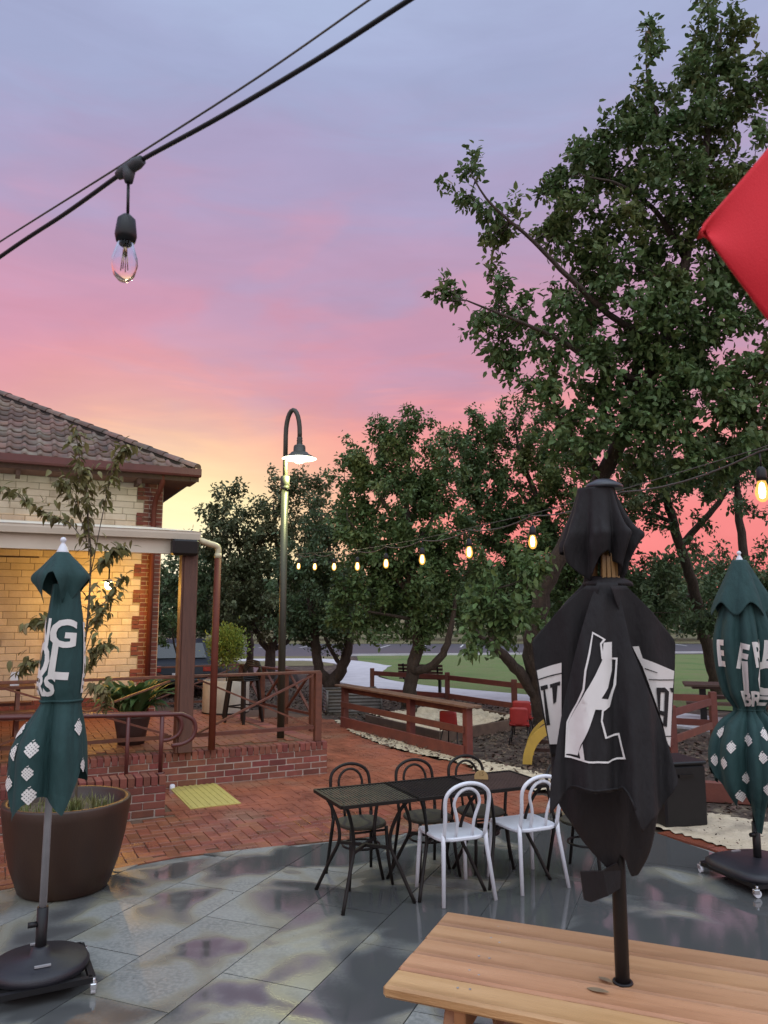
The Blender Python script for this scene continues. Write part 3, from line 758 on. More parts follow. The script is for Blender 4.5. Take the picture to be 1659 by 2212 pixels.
# ------------------------------------------------------------------ terrace railings
def railing(name, label, loc, rz, posts, top, bottom, base, xs, ps=.09, brace=True, rail_ext=0.0, base_of=None):
    """posts along local x; xs: (x0, x1) bays that carry crossed braces"""
    t = thing(name, label, 'railing', loc, rz, 'terrace railings')
    for x in posts: MB().box((x, 0, (base + top) / 2), (ps, ps, top - base)).build('post', m_rail, t, bevel=.004)
    a, b = min(xs[0][0], min(posts, default=9)), max(xs[-1][1], max(posts, default=-9))
    MB().box(((a + b) / 2, 0, top - .018 + .028), (b - a + .06 + rail_ext, .085, .036)).build('top_rail', m_rail, t, bevel=.004)
    for q0, q1 in xs:
        MB().box(((q0 + q1) / 2, .0, bottom), (q1 - q0 - .02, .04, .045)).build('bottom_rail', m_rail, t)
        if brace:
            zt, zb = top - .035, bottom + .025
            MB().bar((q0 + .05, -.022, zb), (q1 - .05, -.022, zt), .022, .05, (0, -1, 0)).build('brace', m_rail, t)
            MB().bar((q0 + .05, .022, zt), (q1 - .05, .022, zb), .022, .05, (0, -1, 0)).build('brace', m_rail, t)
    return t
railing('timber_railing', 'crossed timber railing at terrace corner between dark post and lamp post', W(0, .09), TH, [-.115], 1.325, .60, TZ, [(-1.80, -.16)])
railing('timber_railing', 'crossed timber railing left of the dark veranda post, before strap-leaved plant', W(0, .09), TH, [], 1.325, .60, TZ, [(-4.1, -2.06)])
railing('timber_railing', 'crossed timber railing at left picture edge, behind green umbrella', W(0, .09), TH, [-4.16], 1.325, .60, TZ, [(-6.4, -4.22)])
pb = [Vector((-1.33, 14.6, 0)), Vector((-1.95, 15.5, 0)), Vector((-2.57, 16.4, 0)), Vector((-3.13, 17.2, 0))]
d_ = (pb[3] - pb[0]); a_ = math.atan2(d_.y, d_.x); L_ = d_.length
railing('timber_railing', 'crossed timber railing on the ground beyond the stacked bar stools', pb[0], a_, [0, L_ / 3, L_ * 2 / 3, L_], 1.03, .30, -.02, [(.05, L_ / 3 - .05), (L_ / 3 + .05, L_ * 2 / 3 - .05), (L_ * 2 / 3 + .05, L_ - .05)])
e_ = Vector((-4.95, 16.0, 0)); d2 = e_ - pb[3]
railing('timber_railing', 'crossed timber railing running to house side, behind white barrel', pb[3], math.atan2(d2.y, d2.x), [d2.length], 1.03, .30, -.02, [(.06, d2.length - .05)])
MB().box((0, 0, .5), (.3, .3, 1.0)).build('pier', m_brick, bpy.data.objects['brick_house'], (-1.40, 6.4, 0))

# ------------------------------------------------------------------ tube handrails of the ramp
def handrail(label, v, z0, zend, posts, u1):
    t = thing('tube_handrail', label, 'handrail', C0, TH, 'ramp handrails')
    up = [(-6.5, v, z0 + .23), (-4.2, v, z0 + .06), (u1 - .35, v, z0)]
    loop = [(u1 - .12, v, z0 - .005), (u1, v, z0 - .07), (u1 + .035, v, z0 - .17), (u1, v, z0 - .27), (u1 - .10, v, z0 - .325), (u1 - .22, v, z0 - .335)]
    MB().tube([Vector(p) for p in up] + catmull(loop, 5), .023, 10).build('rail', m_gutter, t)
    for x in posts:
        zt = z0 + max(0, (-x + u1 - .35)) * .035 - .02
        MB().tube([(x, v, zend), (x, v, zt)], .024, 10).build('post', m_gutter, t)
        MB().lathe([(.05, 0), (.05, .012), (.026, .016)], 12, (x, v, zend)).build('foot', m_gutter, t)
    return t
handrail('maroon tube handrail standing on the low ramp wall, nearer of the two', -1.2, 1.035, .417, [-2.43, -4.3], -2.10)
handrail('maroon tube handrail against terrace wall, farther of the two', -.10, .925, .06, [-2.62, -4.6], -2.02)

# ------------------------------------------------------------------ things on the terrace
sp = thing('loudspeaker', 'black box loudspeaker fixed under the veranda gutter above the post', 'speaker', W(-2.03, -.14, 2.955), TH)
MB().box((0, 0, 0), (.33, .17, .20)).build('cabinet', m_black, sp, bevel=.025)
MB().box((0, -.087, 0), (.27, .006, .15)).build('grille', m_blackm, sp)
MB().box((0, .095, .02), (.08, .03, .08)).build('bracket', m_black, sp)

pl = thing('pendant_lamp', 'lit glass pendant lamp with white disc shade under the veranda', 'lamp', W(-2.53, 3.2, 2.60), TH)
MB().tube([(0, 0, .09), (0, 0, .90)], .012, 8).build('rod', m_black, pl)
MB().lathe([(.0, .085), (.05, .08), (.06, .06), (.17, .045), (.172, .037), (.06, .05), (.0, .055)], 28).build('shade', m_whitep, pl)
MB().lathe([(.055, .045), (.062, .0), (.055, -.05), (.03, -.075), (0, -.08)], 20).build('glass', glow_mat('pendant_glass', (1, .78, .42), 14), pl)
def point(name, parent, loc, e, c, r=.05):
    l = bpy.data.lights.new(name, 'POINT'); l.energy = e; l.color = c; l.shadow_soft_size = r
    o = bpy.data.objects.new(name, l); col.objects.link(o); o.parent = parent; o.location = loc; return o
point('pendant_light', pl, (0, 0, -.12), 70, (1, .50, .08), .06)

fan = thing('ceiling_fan', 'brown ceiling fan with long blades under the veranda at left edge', 'fan', W(-4.35, 1.6, 2.92), TH)
MB().lathe([(0, .06), (.09, .05), (.11, 0), (.08, -.06), (0, -.08)], 20).build('motor', m_timber_d, fan)
MB().tube([(0, 0, .05), (0, 0, .45)], .015, 8).build('rod', m_timber_d, fan)
for k in range(3):
    a = R(-8 + 120 * k); c, s = math.cos(a), math.sin(a)
    MB().add([], []) if False else None
    b = MB(); b.box((.40, 0, -.03), (.62, .13, .012)); b.box((.10, 0, -.02), (.14, .04, .02)); b.build('blade', m_timber_d, fan, (0, 0, 0), a)

# strap-leaved plant in a pot
pp = thing('potted_plant', 'broad strap-leaved green plant in brown pot behind the terrace railing', 'plant', W(-2.42, .95, TZ), TH)
MB().lathe([(0, 0), (.17, 0), (.20, .18), (.235, .34), (.24, .36), (.215, .36), (.20, .30), (0, .30)], 28).build('pot', m_potd, pp)
MB().lathe([(.20, .31), (0, .325)], 20).build('soil', m_soil, pp)
def strap(L, wd, bend, n=6):
    mb = MB(); vs_ = []; 
    for i in range(n + 1):
        t_ = i / n; ang = R(84) - bend * t_ ** 1.5
        if i == 0: x, z_ = 0, 0
        else:
            x += math.cos(ang) * L / n; z_ += math.sin(ang) * L / n
        w_ = wd * (math.sin(math.pi * min(1, t_ * .93 + .07)) ** .6) * (1 if t_ < .999 else .05) * (.3 if i == 0 else 1)
        vs_ += [(x, -w_ / 2, z_ + w_ * .18), (x, 0, z_ - .0), (x, w_ / 2, z_ + w_ * .18)]
    fs = []
    for i in range(n): fs += [(3 * i, 3 * i + 1, 3 * i + 4, 3 * i + 3), (3 * i + 1, 3 * i + 2, 3 * i + 5, 3 * i + 4)]
    mb.add(vs_, fs, True); me = mb.mesh('leaf'); me.materials.append(m_leaf_p); return me
straps = [strap(.55 + .06 * (i % 4), .075 + .018 * (i % 3), R(55 + 18 * i)) for i in range(5)]
for k in range(95):
    o = bpy.data.objects.new('leaf', straps[k % 5]); col.objects.link(o); o.parent = pp
    a = random.uniform(0, 6.28); r_ = random.uniform(.02, .15); s = random.uniform(.75, 1.25)
    o.location = (r_ * math.cos(a), r_ * math.sin(a), .31); o.rotation_euler = (random.uniform(-.2, .2), random.uniform(-.15, .25), a + random.uniform(-.3, .3)); o.scale = (s, s, s)
# bar stools stacked
def stool_mesh(t, z0, full):
    w_ = .36; sh = .66
    MB().box((0, 0, z0 + sh), (.36, .36, .022)).build('seat', m_blackm, t, bevel=.012)
    for sx_ in (-1, 1):
        for sy in (-1, 1):
            MB().bar((sx_ * .15, sy * .15, z0 + sh), (sx_ * .21, sy * .21, z0), .032, .032).build('leg', m_blackm, t)
    MB().tube([(-.165, .16, z0 + sh), (-.175, .20, z0 + sh + .13), (-.13, .225, z0 + sh + .20), (0, .235, z0 + sh + .215), (.13, .225, z0 + sh + .20), (.175, .20, z0 + sh + .13), (.165, .16, z0 + sh)], .013, 8).build('back_hoop', m_blackm, t)
    if full:
        zz = z0 + .25
        for a, b in (((-.19, -.19), (.19, -.19)), ((.19, -.19), (.19, .19)), ((.19, .19), (-.19, .19)), ((-.19, .19), (-.19, -.19))):
            MB().bar((a[0], a[1], zz), (b[0], b[1], zz), .022, .022).build('foot_rest', m_blackm, t)
names = ['lowest', 'second lowest', 'middle', 'topmost']
for k in range(4):
    t = thing('bar_stool', f'black metal bar stool by white barrel, {names[k]} of its stack', 'stool', W(-.50 + .0 * k, 2.30 + .035 * k, TZ + .026 * k), TH + R(-62), 'stacked bar stools')
    stool_mesh(t, 0, k == 0)
# barrel with ball tree
bp_ = W(-.42, 3.72, TZ)
ba = thing('barrel_planter', 'white round concrete planter on terrace behind the bar stools', 'planter', bp_, TH)
MB().lathe([(0, 0), (.40, 0), (.405, .02), (.405, .54), (.395, .56), (.36, .56), (.36, .46), (0, .46)], 40).build('tub', m_barrel, ba)
MB().lathe([(.407, .0), (.412, .012), (.407, .024)], 40).build('base_ring', m_black, ba)
MB().lathe([(.36, .47), (0, .49)], 24).build('soil', m_soil, ba)

# picnic table on the veranda at the far left
vt = thing('veranda_table', 'long timber table with bench on the veranda behind left green umbrella', 'table', W(-4.55, 1.75, TZ), TH)
for k in range(4): MB().box((0, -.27 + .18 * k, .74), (1.9, .17, .04)).build('plank', m_rail, vt, bevel=.004)
MB().box((0, -.62, .45), (1.9, .26, .04)).build('bench', m_rail, vt, bevel=.004); MB().box((0, .62, .45), (1.9, .26, .04)).build('bench', m_rail, vt, bevel=.004)
for sx_ in (-.75, .75):
    for s in (-1, 1): MB().bar((sx_, s * .20, .72), (sx_, s * .62, .0), .05, .09).build('leg', m_rail, vt)
    MB().box((sx_, 0, .40), (.045, 1.40, .09)).build('crossbeam', m_rail, vt)
ms = thing('menu_stand', 'small pale menu card standing on the veranda table', 'menu', W(-3.85, 1.55, TZ + .76), TH)
MB().box((0, 0, .09), (.11, .006, .18), Matrix.Rotation(R(-12), 3, 'X')).build('card', m_whitep, ms)
MB().box((0, .02, .008), (.10, .06, .016)).build('foot', m_timber_d, ms)

# tactile mat and pipe cap on the paving
tm_ = thing('tactile_mat', 'yellow ribbed tactile mat lying on the brick paving at ramp foot', 'mat', W(-1.80, -.56, 0), TH)
MB().box((0, 0, .004), (.57, 1.2, .008)).build('sheet', m_tact, tm_)
for k in range(8): MB().box((-.245 + k * .07, 0, .010), (.036, 1.16, .007)).build('rib', m_tact, tm_, bevel=.003)
pc = thing('pipe_cap', 'small white pipe cap on the ground at the terrace wall', 'pipe', W(-2.06, -.04, 0), TH)
MB().lathe([(.032, 0), (.032, .04), (.022, .052), (0, .055)], 16).build('cap', m_whitep, pc)

# ------------------------------------------------------------------ street lamp
lp = thing('street_lamp', 'tall olive street lamp with hooked neck and lit round shade', 'lamp post', (-1.436, 11.011, TZ), 0)
m_lamp = mat('olive_enamel', (.040, .042, .028), .45, (.04, .04, .03), 6)
MB().tube([(0, 0, 0), (0, 0, 3.58)], .052, 16).build('post', m_lamp, lp)
MB().lathe([(.052, 0), (.065, .0), (.066, .05), (.060, .06), (.066, .07), (.066, .20), (.046, .21)], 18, (0, 0, 3.48)).build('collar', m_lamp, lp)
sx_, sy_ = .215, -.10
arc = [(0, 0, 3.55), (0, 0, 4.28)]
for k in range(1, 13):
    a = math.pi * k / 12; arc.append((sx_ * (1 - math.cos(a)) / 2, sy_ * (1 - math.cos(a)) / 2, 4.30 + .36 * math.sin(a)))
arc.append((sx_, sy_, 4.22))
MB().tube(arc, .034, 12).build('neck', m_lamp, lp)
sh = (sx_, sy_, 3.93)
MB().lathe([(.036, .31), (.042, .30), (.038, .28), (.044, .26), (.038, .24), (.044, .22), (.040, .205), (.075, .19), (.085, .17), (.09, .095), (.12, .085), (.14, .06), (.25, .0), (.252, -.006)], 32, sh).build('shade', m_lamp, lp)
m_shin = glow_mat('lamp_reflector', (1, .98, .78), 2.2)
MB().lathe([(.250, -.006), (.13, .05), (.11, .07), (0, .08)], 32, sh).build('reflector', m_shin, lp)
MB().lathe([(.0, .07), (.06, .05), (.085, -.01), (.06, -.06), (0, -.075)], 20, sh).build('lamp_bulb', glow_mat('lamp_bulb', (1, .98, .82), 8), lp)
point('lamp_light', lp, (sx_, sy_, 3.93 - .14), 110, (.97, 1, .45), .09)

# ------------------------------------------------------------------ festoon string and bulbs
def bulb(label, loc, lit=True, drop=.10, s=1.0, tilt=0):
    t = thing('festoon_bulb', label, 'bulb', loc, 0, 'festoon bulbs')
    MB().tube([(0, 0, 0), (.002, 0, -drop)], .0035 * s, 6).build('lead', m_black, t)
    MB().lathe([(0, 0), (.008 * s, 0), (.018 * s, -.010 * s), (.021 * s, -.035 * s), (.022 * s, -.045 * s), (.019 * s, -.058 * s), (0, -.06 * s)], 16, (0, 0, -drop)).build('socket', m_black, t)
    gl = [(.014 * s, -.055 * s), (.017 * s, -.065 * s), (.026 * s, -.095 * s), (.027 * s, -.11 * s), (.020 * s, -.132 * s), (.010 * s, -.142 * s), (0, -.144 * s)]
    if lit:
        MB().lathe(gl, 16, (0, 0, -drop)).build('glass', m_bulbglass, t)
        MB().lathe([(0, -.062 * s), (.009 * s, -.07 * s), (.0135 * s, -.10 * s), (.010 * s, -.125 * s), (0, -.13 * s)], 12, (0, 0, -drop)).build('filament', m_bulbglow, t)
    else:
        MB().lathe(gl, 24, (0, 0, -drop)).build('glass', m_glass, t)
        for k in range(4):
            a = k * 1.57; MB().tube([(.004 * math.cos(a), .004 * math.sin(a), -drop - .07), (.008 * math.cos(a), .008 * math.sin(a), -drop - .118)], .0012, 6).build('filament', m_fil, t)
        MB().tube([(0, 0, -drop - .055), (0, 0, -drop - .085)], .005, 8).build('stem', m_fil, t)
    return t
m_bulbglow = glow_mat('lit_bulb', (1, .72, .30), 22)
m_bulbglass = bpy.data.materials.new('warm_glass'); m_bulbglass.use_nodes = True
_t = m_bulbglass.node_tree; _e = _t.nodes.new('ShaderNodeEmission'); _e.inputs[0].default_value = (1, .50, .10, 1); _e.inputs[1].default_value = 1.6
_tr = _t.nodes.new('ShaderNodeBsdfTransparent'); _ms = _t.nodes.new('ShaderNodeMixShader'); _ms.inputs[0].default_value = .5
_t.links.new(_tr.outputs[0], _ms.inputs[1]); _t.links.new(_e.outputs[0], _ms.inputs[2]); _t.links.new(_ms.outputs[0], _t.nodes['Material Output'].inputs[0])
m_glass = bpy.data.materials.new('clear_glass'); m_glass.use_nodes = True
b_ = m_glass.node_tree.nodes['Principled BSDF']; b_.inputs['Transmission Weight'].default_value = 1; b_.inputs['Roughness'].default_value = .02; b_.inputs['IOR'].default_value = 1.12; b_.inputs['Base Color'].default_value = (.97, .97, 1, 1); b_.inputs['Specular IOR Level'].default_value = 1.0
m_fil = mat('filament', (.75, .6, .35), .25, metal=.5)
m_cable = mat('cable_grey', (.10, .09, .075), .5)
bz = [2.782, 2.722, 2.669, 2.62, 2.592, 2.57, 2.562, 2.557, 2.570, 2.600]
bxy = [(-1.175 + .2985 * i, 10.6 - .84 * i) for i in range(10)]
ordn = ['first', 'second', 'third', 'fourth', 'fifth', 'sixth', 'seventh', 'eighth', 'ninth', 'tenth']
att = Vector((-1.40, 11.0, 2.99)); stc = []
cab = thing('festoon_cable', 'thin string light cable running from street lamp over the tables', 'cable', att, 0)
pts = [att]
for i, (x, y) in enumerate(bxy): pts.append(Vector((x, y, bz[i] + .155)))
pts.append(Vector((2.15, 1.2, 2.92)))
wire = []
for a, b in zip(pts, pts[1:]):
    for k in range(6):
        t_ = k / 6; wire.append(a.lerp(b, t_) - Vector((0, 0, .035 * 4 * t_ * (1 - t_))))
wire.append(pts[-1])
MB().tube([p - att for p in wire], .0042, 6).build('cable', m_cable, cab)
MB().tube([p - att + Vector((0, 0, .012)) for p in pts], .0022, 6).build('catenary_wire', m_cable, cab)
MB().lathe([(.012, -.02), (.014, 0), (.012, .02), (0, .025)], 10).build('hook', m_whitep, cab)
for i, (x, y) in enumerate(bxy):
    if i == 8: continue
    lab = f'{ordn[i]} lit festoon bulb counted from the street lamp' if i < 8 else 'lit festoon bulb hanging alone at right above the green umbrella'
    bulb(lab, (x, y, bz[i] + .148), True, .055)
# near string overhead with one unlit bulb
c0 = yp(280, 352, 1.45)
nc = thing('near_cable', 'thick black festoon cable crossing the sky at upper left', 'cable', c0, 0)
def nearp(x, y, Y): return yp(x, y, Y) - c0
ca = [nearp(-260, 745, 2.1), nearp(0, 555, 1.75), nearp(140, 462, 1.6), nearp(255, 380, 1.47), nearp(312, 342, 1.44), nearp(480, 250, 1.34), nearp(690, 125, 1.25), nearp(890, -4, 1.18), nearp(1200, -200, 1.05)]
MB().tube(catmull(ca, 6), .0047, 10).build('cable', m_black, nc)
cw = [nearp(-260, 690, 2.12), nearp(0, 522, 1.78), nearp(245, 368, 1.50), nearp(300, 332, 1.46), nearp(560, 165, 1.33), nearp(800, -2, 1.25), nearp(1100, -210, 1.1)]
MB().tube(catmull(cw, 6), .0021, 8).build('support_wire', m_cable, nc)
jb = MB(); pA, pB = nearp(255, 380, 1.47), nearp(308, 345, 1.44)
jb.tube([pA, pA.lerp(pB, .2), pA.lerp(pB, .8), pB], [.009, .012, .012, .009], 12)
pm = pA.lerp(pB, .45); jb.tube([pm, pm + Vector((0, 0, -.018)), pm + Vector((.001, 0, -.030))], [.014, .011, .008], 12)
jb.tube([pB.lerp(pA, .45) + Vector((0, 0, .008)), pB.lerp(pA, .45) + Vector((.001, 0, .017))], .0045, 8)
jb.build('junction', mat('junction_rubber', (.05, .055, .06), .6), nc)
bulb('unlit clear glass bulb in black socket hanging from the near cable', c0 + pm + Vector((.0, 0, -.028)), False, .072, .98)
# ------------------------------------------------------------------ cloth helpers
def lerp_table(tab, z):
    """tab rows (z, ...) from top to bottom; smooth interpolation of the other columns"""
    if z >= tab[0][0]: return tab[0][1:]
    if z <= tab[-1][0]: return tab[-1][1:]
    for i in range(len(tab) - 1):
        a, b = tab[i], tab[i + 1]
        if b[0] <= z <= a[0]:
            h = a[0] - b[0]; t_ = (a[0] - z) / h; o = []
            p0, p3 = tab[max(0, i - 1)], tab[min(len(tab) - 1, i + 2)]
            for k in range(1, len(a)):
                m0 = (b[k] - p0[k]) / max(1e-6, p0[0] - b[0]) * h; m1 = (p3[k] - a[k]) / max(1e-6, a[0] - p3[0]) * h
                o.append((2 * t_ ** 3 - 3 * t_ ** 2 + 1) * a[k] + (t_ ** 3 - 2 * t_ ** 2 + t_) * m0 + (3 * t_ ** 2 - 2 * t_ ** 3) * b[k] + (t_ ** 3 - t_ ** 2) * m1)
            return o
class Cloth:
    """closed canopy: rows (z, left, right, front, back, fold); theta 0 = right, -90 deg = towards the viewer"""
    def __init__(s, tab, k=8, phase=0, hem=None, wob=0, sharp=1.0):
        s.tab = tab; s.k = k; s.ph = phase; s.hem = hem; s.w = wob; s.sharp = sharp
    def fold(s, th, z):
        a = s.k * th + s.ph + s.w * math.sin(2 * th + 1.3) + .25 * math.sin(z * 5 + th)
        return (1 - abs(math.sin(a / 2))) ** s.sharp + .35 * (1 - abs(math.sin((s.k + 3) * th / 2 + s.ph * .7 + .9)))
    def at(s, th, z, off=0):
        l, r, f, b, am = lerp_table(s.tab, z)
        c, n = math.cos(th), math.sin(th)
        q = 1 - am * s.fold(th, z)
        x = (r if c > 0 else l) * c * (1 - (1 - q) * (1 - .75 * abs(c) ** 3)); y = (b if n > 0 else f) * n * q
        if off:
            L_ = math.hypot(x, y) or 1; x *= 1 + off / L_; y *= 1 + off / L_
        return Vector((x, y, z))
    def mesh(s, nth=120, nz=60):
        mb = MB(); z0, z1 = s.tab[0][0], s.tab[-1][0]
        def fn(a, t_):
            th = a * 2 * math.pi; zb = s.hem(th) if s.hem else z1
            return s.at(th, z0 + (zb - z0) * t_)
        mb.grid(fn, nth, nz, True, True); return mb
def curve_mesh(splines=None, text=None, size=.1, bold=0, sp=1.0):
    cu = bpy.data.curves.new('tmp', 'FONT' if text else 'CURVE')
    if text:
        cu.body = text; cu.size = size; cu.offset = bold; cu.space_character = sp; cu.resolution_u = 3
    else:
        cu.dimensions = '2D'; cu.fill_mode = 'BOTH'
        for s in splines:
            sp_ = cu.splines.new('POLY'); sp_.points.add(len(s) - 1); sp_.use_cyclic_u = True
            for p, q in zip(sp_.points, s): p.co = (q[0], q[1], 0, 1)
    o = bpy.data.objects.new('tmp', cu); col.objects.link(o)
    dg = bpy.context.evaluated_depsgraph_get(); me = bpy.data.meshes.new_from_object(o.evaluated_get(dg))
    bpy.data.objects.remove(o); bpy.data.curves.remove(cu)
    bm = bmesh.new(); bm.from_mesh(me); bpy.data.meshes.remove(me)
    return bm
def print_on(parent, name, bm, step, fn, m=None, th=0):
    """cut a flat outline into small cells and lay it on a surface"""
    xs = [v.co.x for v in bm.verts]; ys = [v.co.y for v in bm.verts]
    if not xs: return
    for ax, lo, hi in ((0, min(xs), max(xs)), (1, min(ys), max(ys))):
        k = lo + step
        while k < hi:
            co = Vector((k, 0, 0)) if ax == 0 else Vector((0, k, 0)); no = Vector((1, 0, 0)) if ax == 0 else Vector((0, 1, 0))
            bmesh.ops.bisect_plane(bm, geom=bm.verts[:] + bm.edges[:] + bm.faces[:], plane_co=co, plane_no=no); k += step
    bmesh.ops.triangulate(bm, faces=bm.faces[:])
    for v in bm.verts: v.co = fn(v.co.x, v.co.y)
    me = bpy.data.meshes.new(name); bm.to_mesh(me); bm.free(); me.materials.append(m or m_print)
    me.polygons.foreach_set('use_smooth', [True] * len(me.polygons))
    return link(name, me, parent)
def hop_splines(s):
    """an egg-shaped cone of overlapping scales"""
    out = []; wd, hh, row = .40, .23, 0
    for j in range(-4, 5):
        yy = j * .235; odd = j % 2
        for i in range(-3, 4):
            cx = (i + .5 * odd) * .44
            wlim = .80 if yy < .2 else .80 - .28 * (yy - .2)
            if (cx / wlim) ** 2 + (yy / 1.02) ** 2 > .92: continue
            k = 1 - .16 * abs(cx)
            out.append([((cx + a * k) * s, (yy + b_) * s) for a, b_ in ((-.19, .05), (-.12, .15), (0, .20), (.12, .15), (.19, .05), (.15, -.06), (0, -.19), (-.15, -.06))])
    out.append([(-.05 * s, 1.02 * s), (.12 * s, 1.22 * s), (.20 * s, 1.18 * s), (.06 * s, .98 * s)])
    return out
def green_umbrella(label, x, y, z_of, body, cap, texts, hops, hem, k, ph, pole_m, base_z, finial_z, cap_hem, captab, capk, capph, wheels, sleeve_top, rz=0):
    t = thing('closed_umbrella', label, 'umbrella', (x, y, 0), rz, 'closed green market umbrellas')
    MB().tube([(0, 0, base_z), (0, 0, finial_z - .1)], .021, 16).build('pole', pole_m, t)
    MB().tube([(0, 0, .10), (0, 0, sleeve_top)], .031, 16).build('sleeve', m_black, t)
    MB().tube([(-.02, -.02, sleeve_top - .09), (-.065, -.04, sleeve_top - .09)], .016, 10).build('clamp_knob', m_black, t)
    MB().lathe([(.040, 0), (.042, .012), (.034, .022), (.038, .034), (.030, .048), (.022, .07), (.013, .085), (.010, .092), (.016, .10), (.019, .112), (.012, .124), (0, .128)], 20, (0, 0, finial_z - .128)).build('finial', m_whitep, t)
    body_c = Cloth(body, k, ph, hem, .5, 1.2)
    cn = body_c.mesh(260, 120).build('canopy', m_green, t)
    tz = [r for r in body if len(r) == 6]
    for (th, z_, s) in hops:
        bm = curve_mesh(hop_splines(s))
        print_on(cn, 'hop_print', bm, .02, lambda a, b, th=th, z_=z_: body_c.at(th + a / (lerp_table(body, z_)[2] + .02), z_ + b, .008))
    for (txt, th, z_, size, sx, rot) in texts:
        bm = curve_mesh(text=txt, size=size, bold=.035 * size, sp=.92)
        ca, sa = math.cos(rot), math.sin(rot)
        def fn(a, b, th=th, z_=z_, sx=sx, ca=ca, sa=sa):
            a *= sx; a, b = a * ca - b * sa, a * sa + b * ca
            return body_c.at(th + a / (lerp_table(body, z_)[2] * .97), z_ + b, .007)
        print_on(cn, 'lettering', bm, .012, fn)
    cap_c = Cloth(captab, capk, capph, cap_hem, .2, .8)
    cap_c.mesh(100, 26).build('vent_canopy', m_green, t, solid=.003)
    return t, body_c
# left umbrella ----------------------------------------------------
UX, UY = -1.985, 4.75
def zl(Dy): return yp(120, Dy, UY).z
def xl(Dx, Dy): return yp(Dx, Dy, UY).x - UX
rows = [(1262, 118, 172, .10), (1300, 112, 178, .30), (1340, 106, 181, .18), (1400, 98, 184, .26), (1450, 90, 184, .30), (1485, 86, 181, .32), (1512, 93, 178, .34), (1530, 84, 179, .36), (1550, 68, 182, .40), (1570, 50, 184, .42), (1600, 31, 187, .45), (1622, 22, 188, .46), (1660, 20, 189, .48), (1770, 12, 190, .50)]
body = []
for Dy, a, b, f in rows:
    l, r = -xl(a, Dy), xl(b, Dy); m_ = (l + r) / 2
    body.append((zl(Dy), l, r, m_ * 1.0, m_ * 1.0, f * .95))
def hemL(th):
    d = math.degrees(th) % 360
    pts = [(0, 1650), (20, 1665), (45, 1700), (90, 1690), (135, 1705), (168, 1690), (178, 1640), (186, 1620), (194, 1655), (204, 1724), (214, 1690), (232, 1762), (255, 1722), (272, 1708), (290, 1716), (312, 1748), (330, 1700), (350, 1640), (360, 1650)]
    for a, b in zip(pts, pts[1:]):
        if a[0] <= d <= b[0]:
            t_ = (d - a[0]) / (b[0] - a[0]); return zl(a[1] + (b[1] - a[1]) * t_)
capt = [(zl(1192), .035, .035, .035, .035, 0), (zl(1202), .062, .06, .06, .06, .05), (zl(1225), .125, .130, .11, .11, .2), (zl(1246), .185, .175, .15, .15, .30), (zl(1275), .165, .150, .15, .15, .34), (zl(1320), .10, .10, .12, .12, .36)]
def caphemL(th):
    d = math.degrees(th) % 360
    pts = [(0, 1250), (25, 1262), (45, 1300), (60, 1290), (90, 1250), (135, 1290), (165, 1262), (182, 1244), (205, 1268), (228, 1305), (243, 1272), (258, 1240), (272, 1236), (286, 1262), (300, 1300), (318, 1312), (338, 1278), (352, 1256), (360, 1250)]
    for a, b in zip(pts, pts[1:]):
        if a[0] <= d <= b[0]: return zl(a[1] + (b[1] - a[1]) * (d - a[0]) / (b[0] - a[0]))
D_ = R
uL, bcL = green_umbrella('closed dark green umbrella with hop prints beside the brown planter', UX, UY, zl, body, None,
    [('NG', R(-163), zl(1388), .22, .80, R(-5)), ('OL', R(-163), zl(1456), .28, .70, R(-4)), ('ERS', R(-165), zl(1494), .165, .80, R(-4)), ('E', R(-12), zl(1395), .20, .5, 0), ('R', R(-13), zl(1456), .25, .5, 0), ('E', R(-14), zl(1494), .15, .5, 0)],
    [(R(-144), zl(1572), .040), (R(-133), zl(1616), .043), (R(-98), zl(1606), .043), (R(-100), zl(1655), .036), (R(-140), zl(1682), .038), (R(-97), zl(1702), .044), (R(-20), zl(1568), .042), (R(-12), zl(1650), .036)],
    hemL, 4, R(330), m_galv, .30, zl(1160), caphemL, capt, 4, R(200), True, zl(1958))
bt = MB().tube([bcL.at(2 * math.pi * k / 40, zl(1512), .004) for k in range(40)], .008, 6, closed=True).build('tie_strap', m_green, uL)
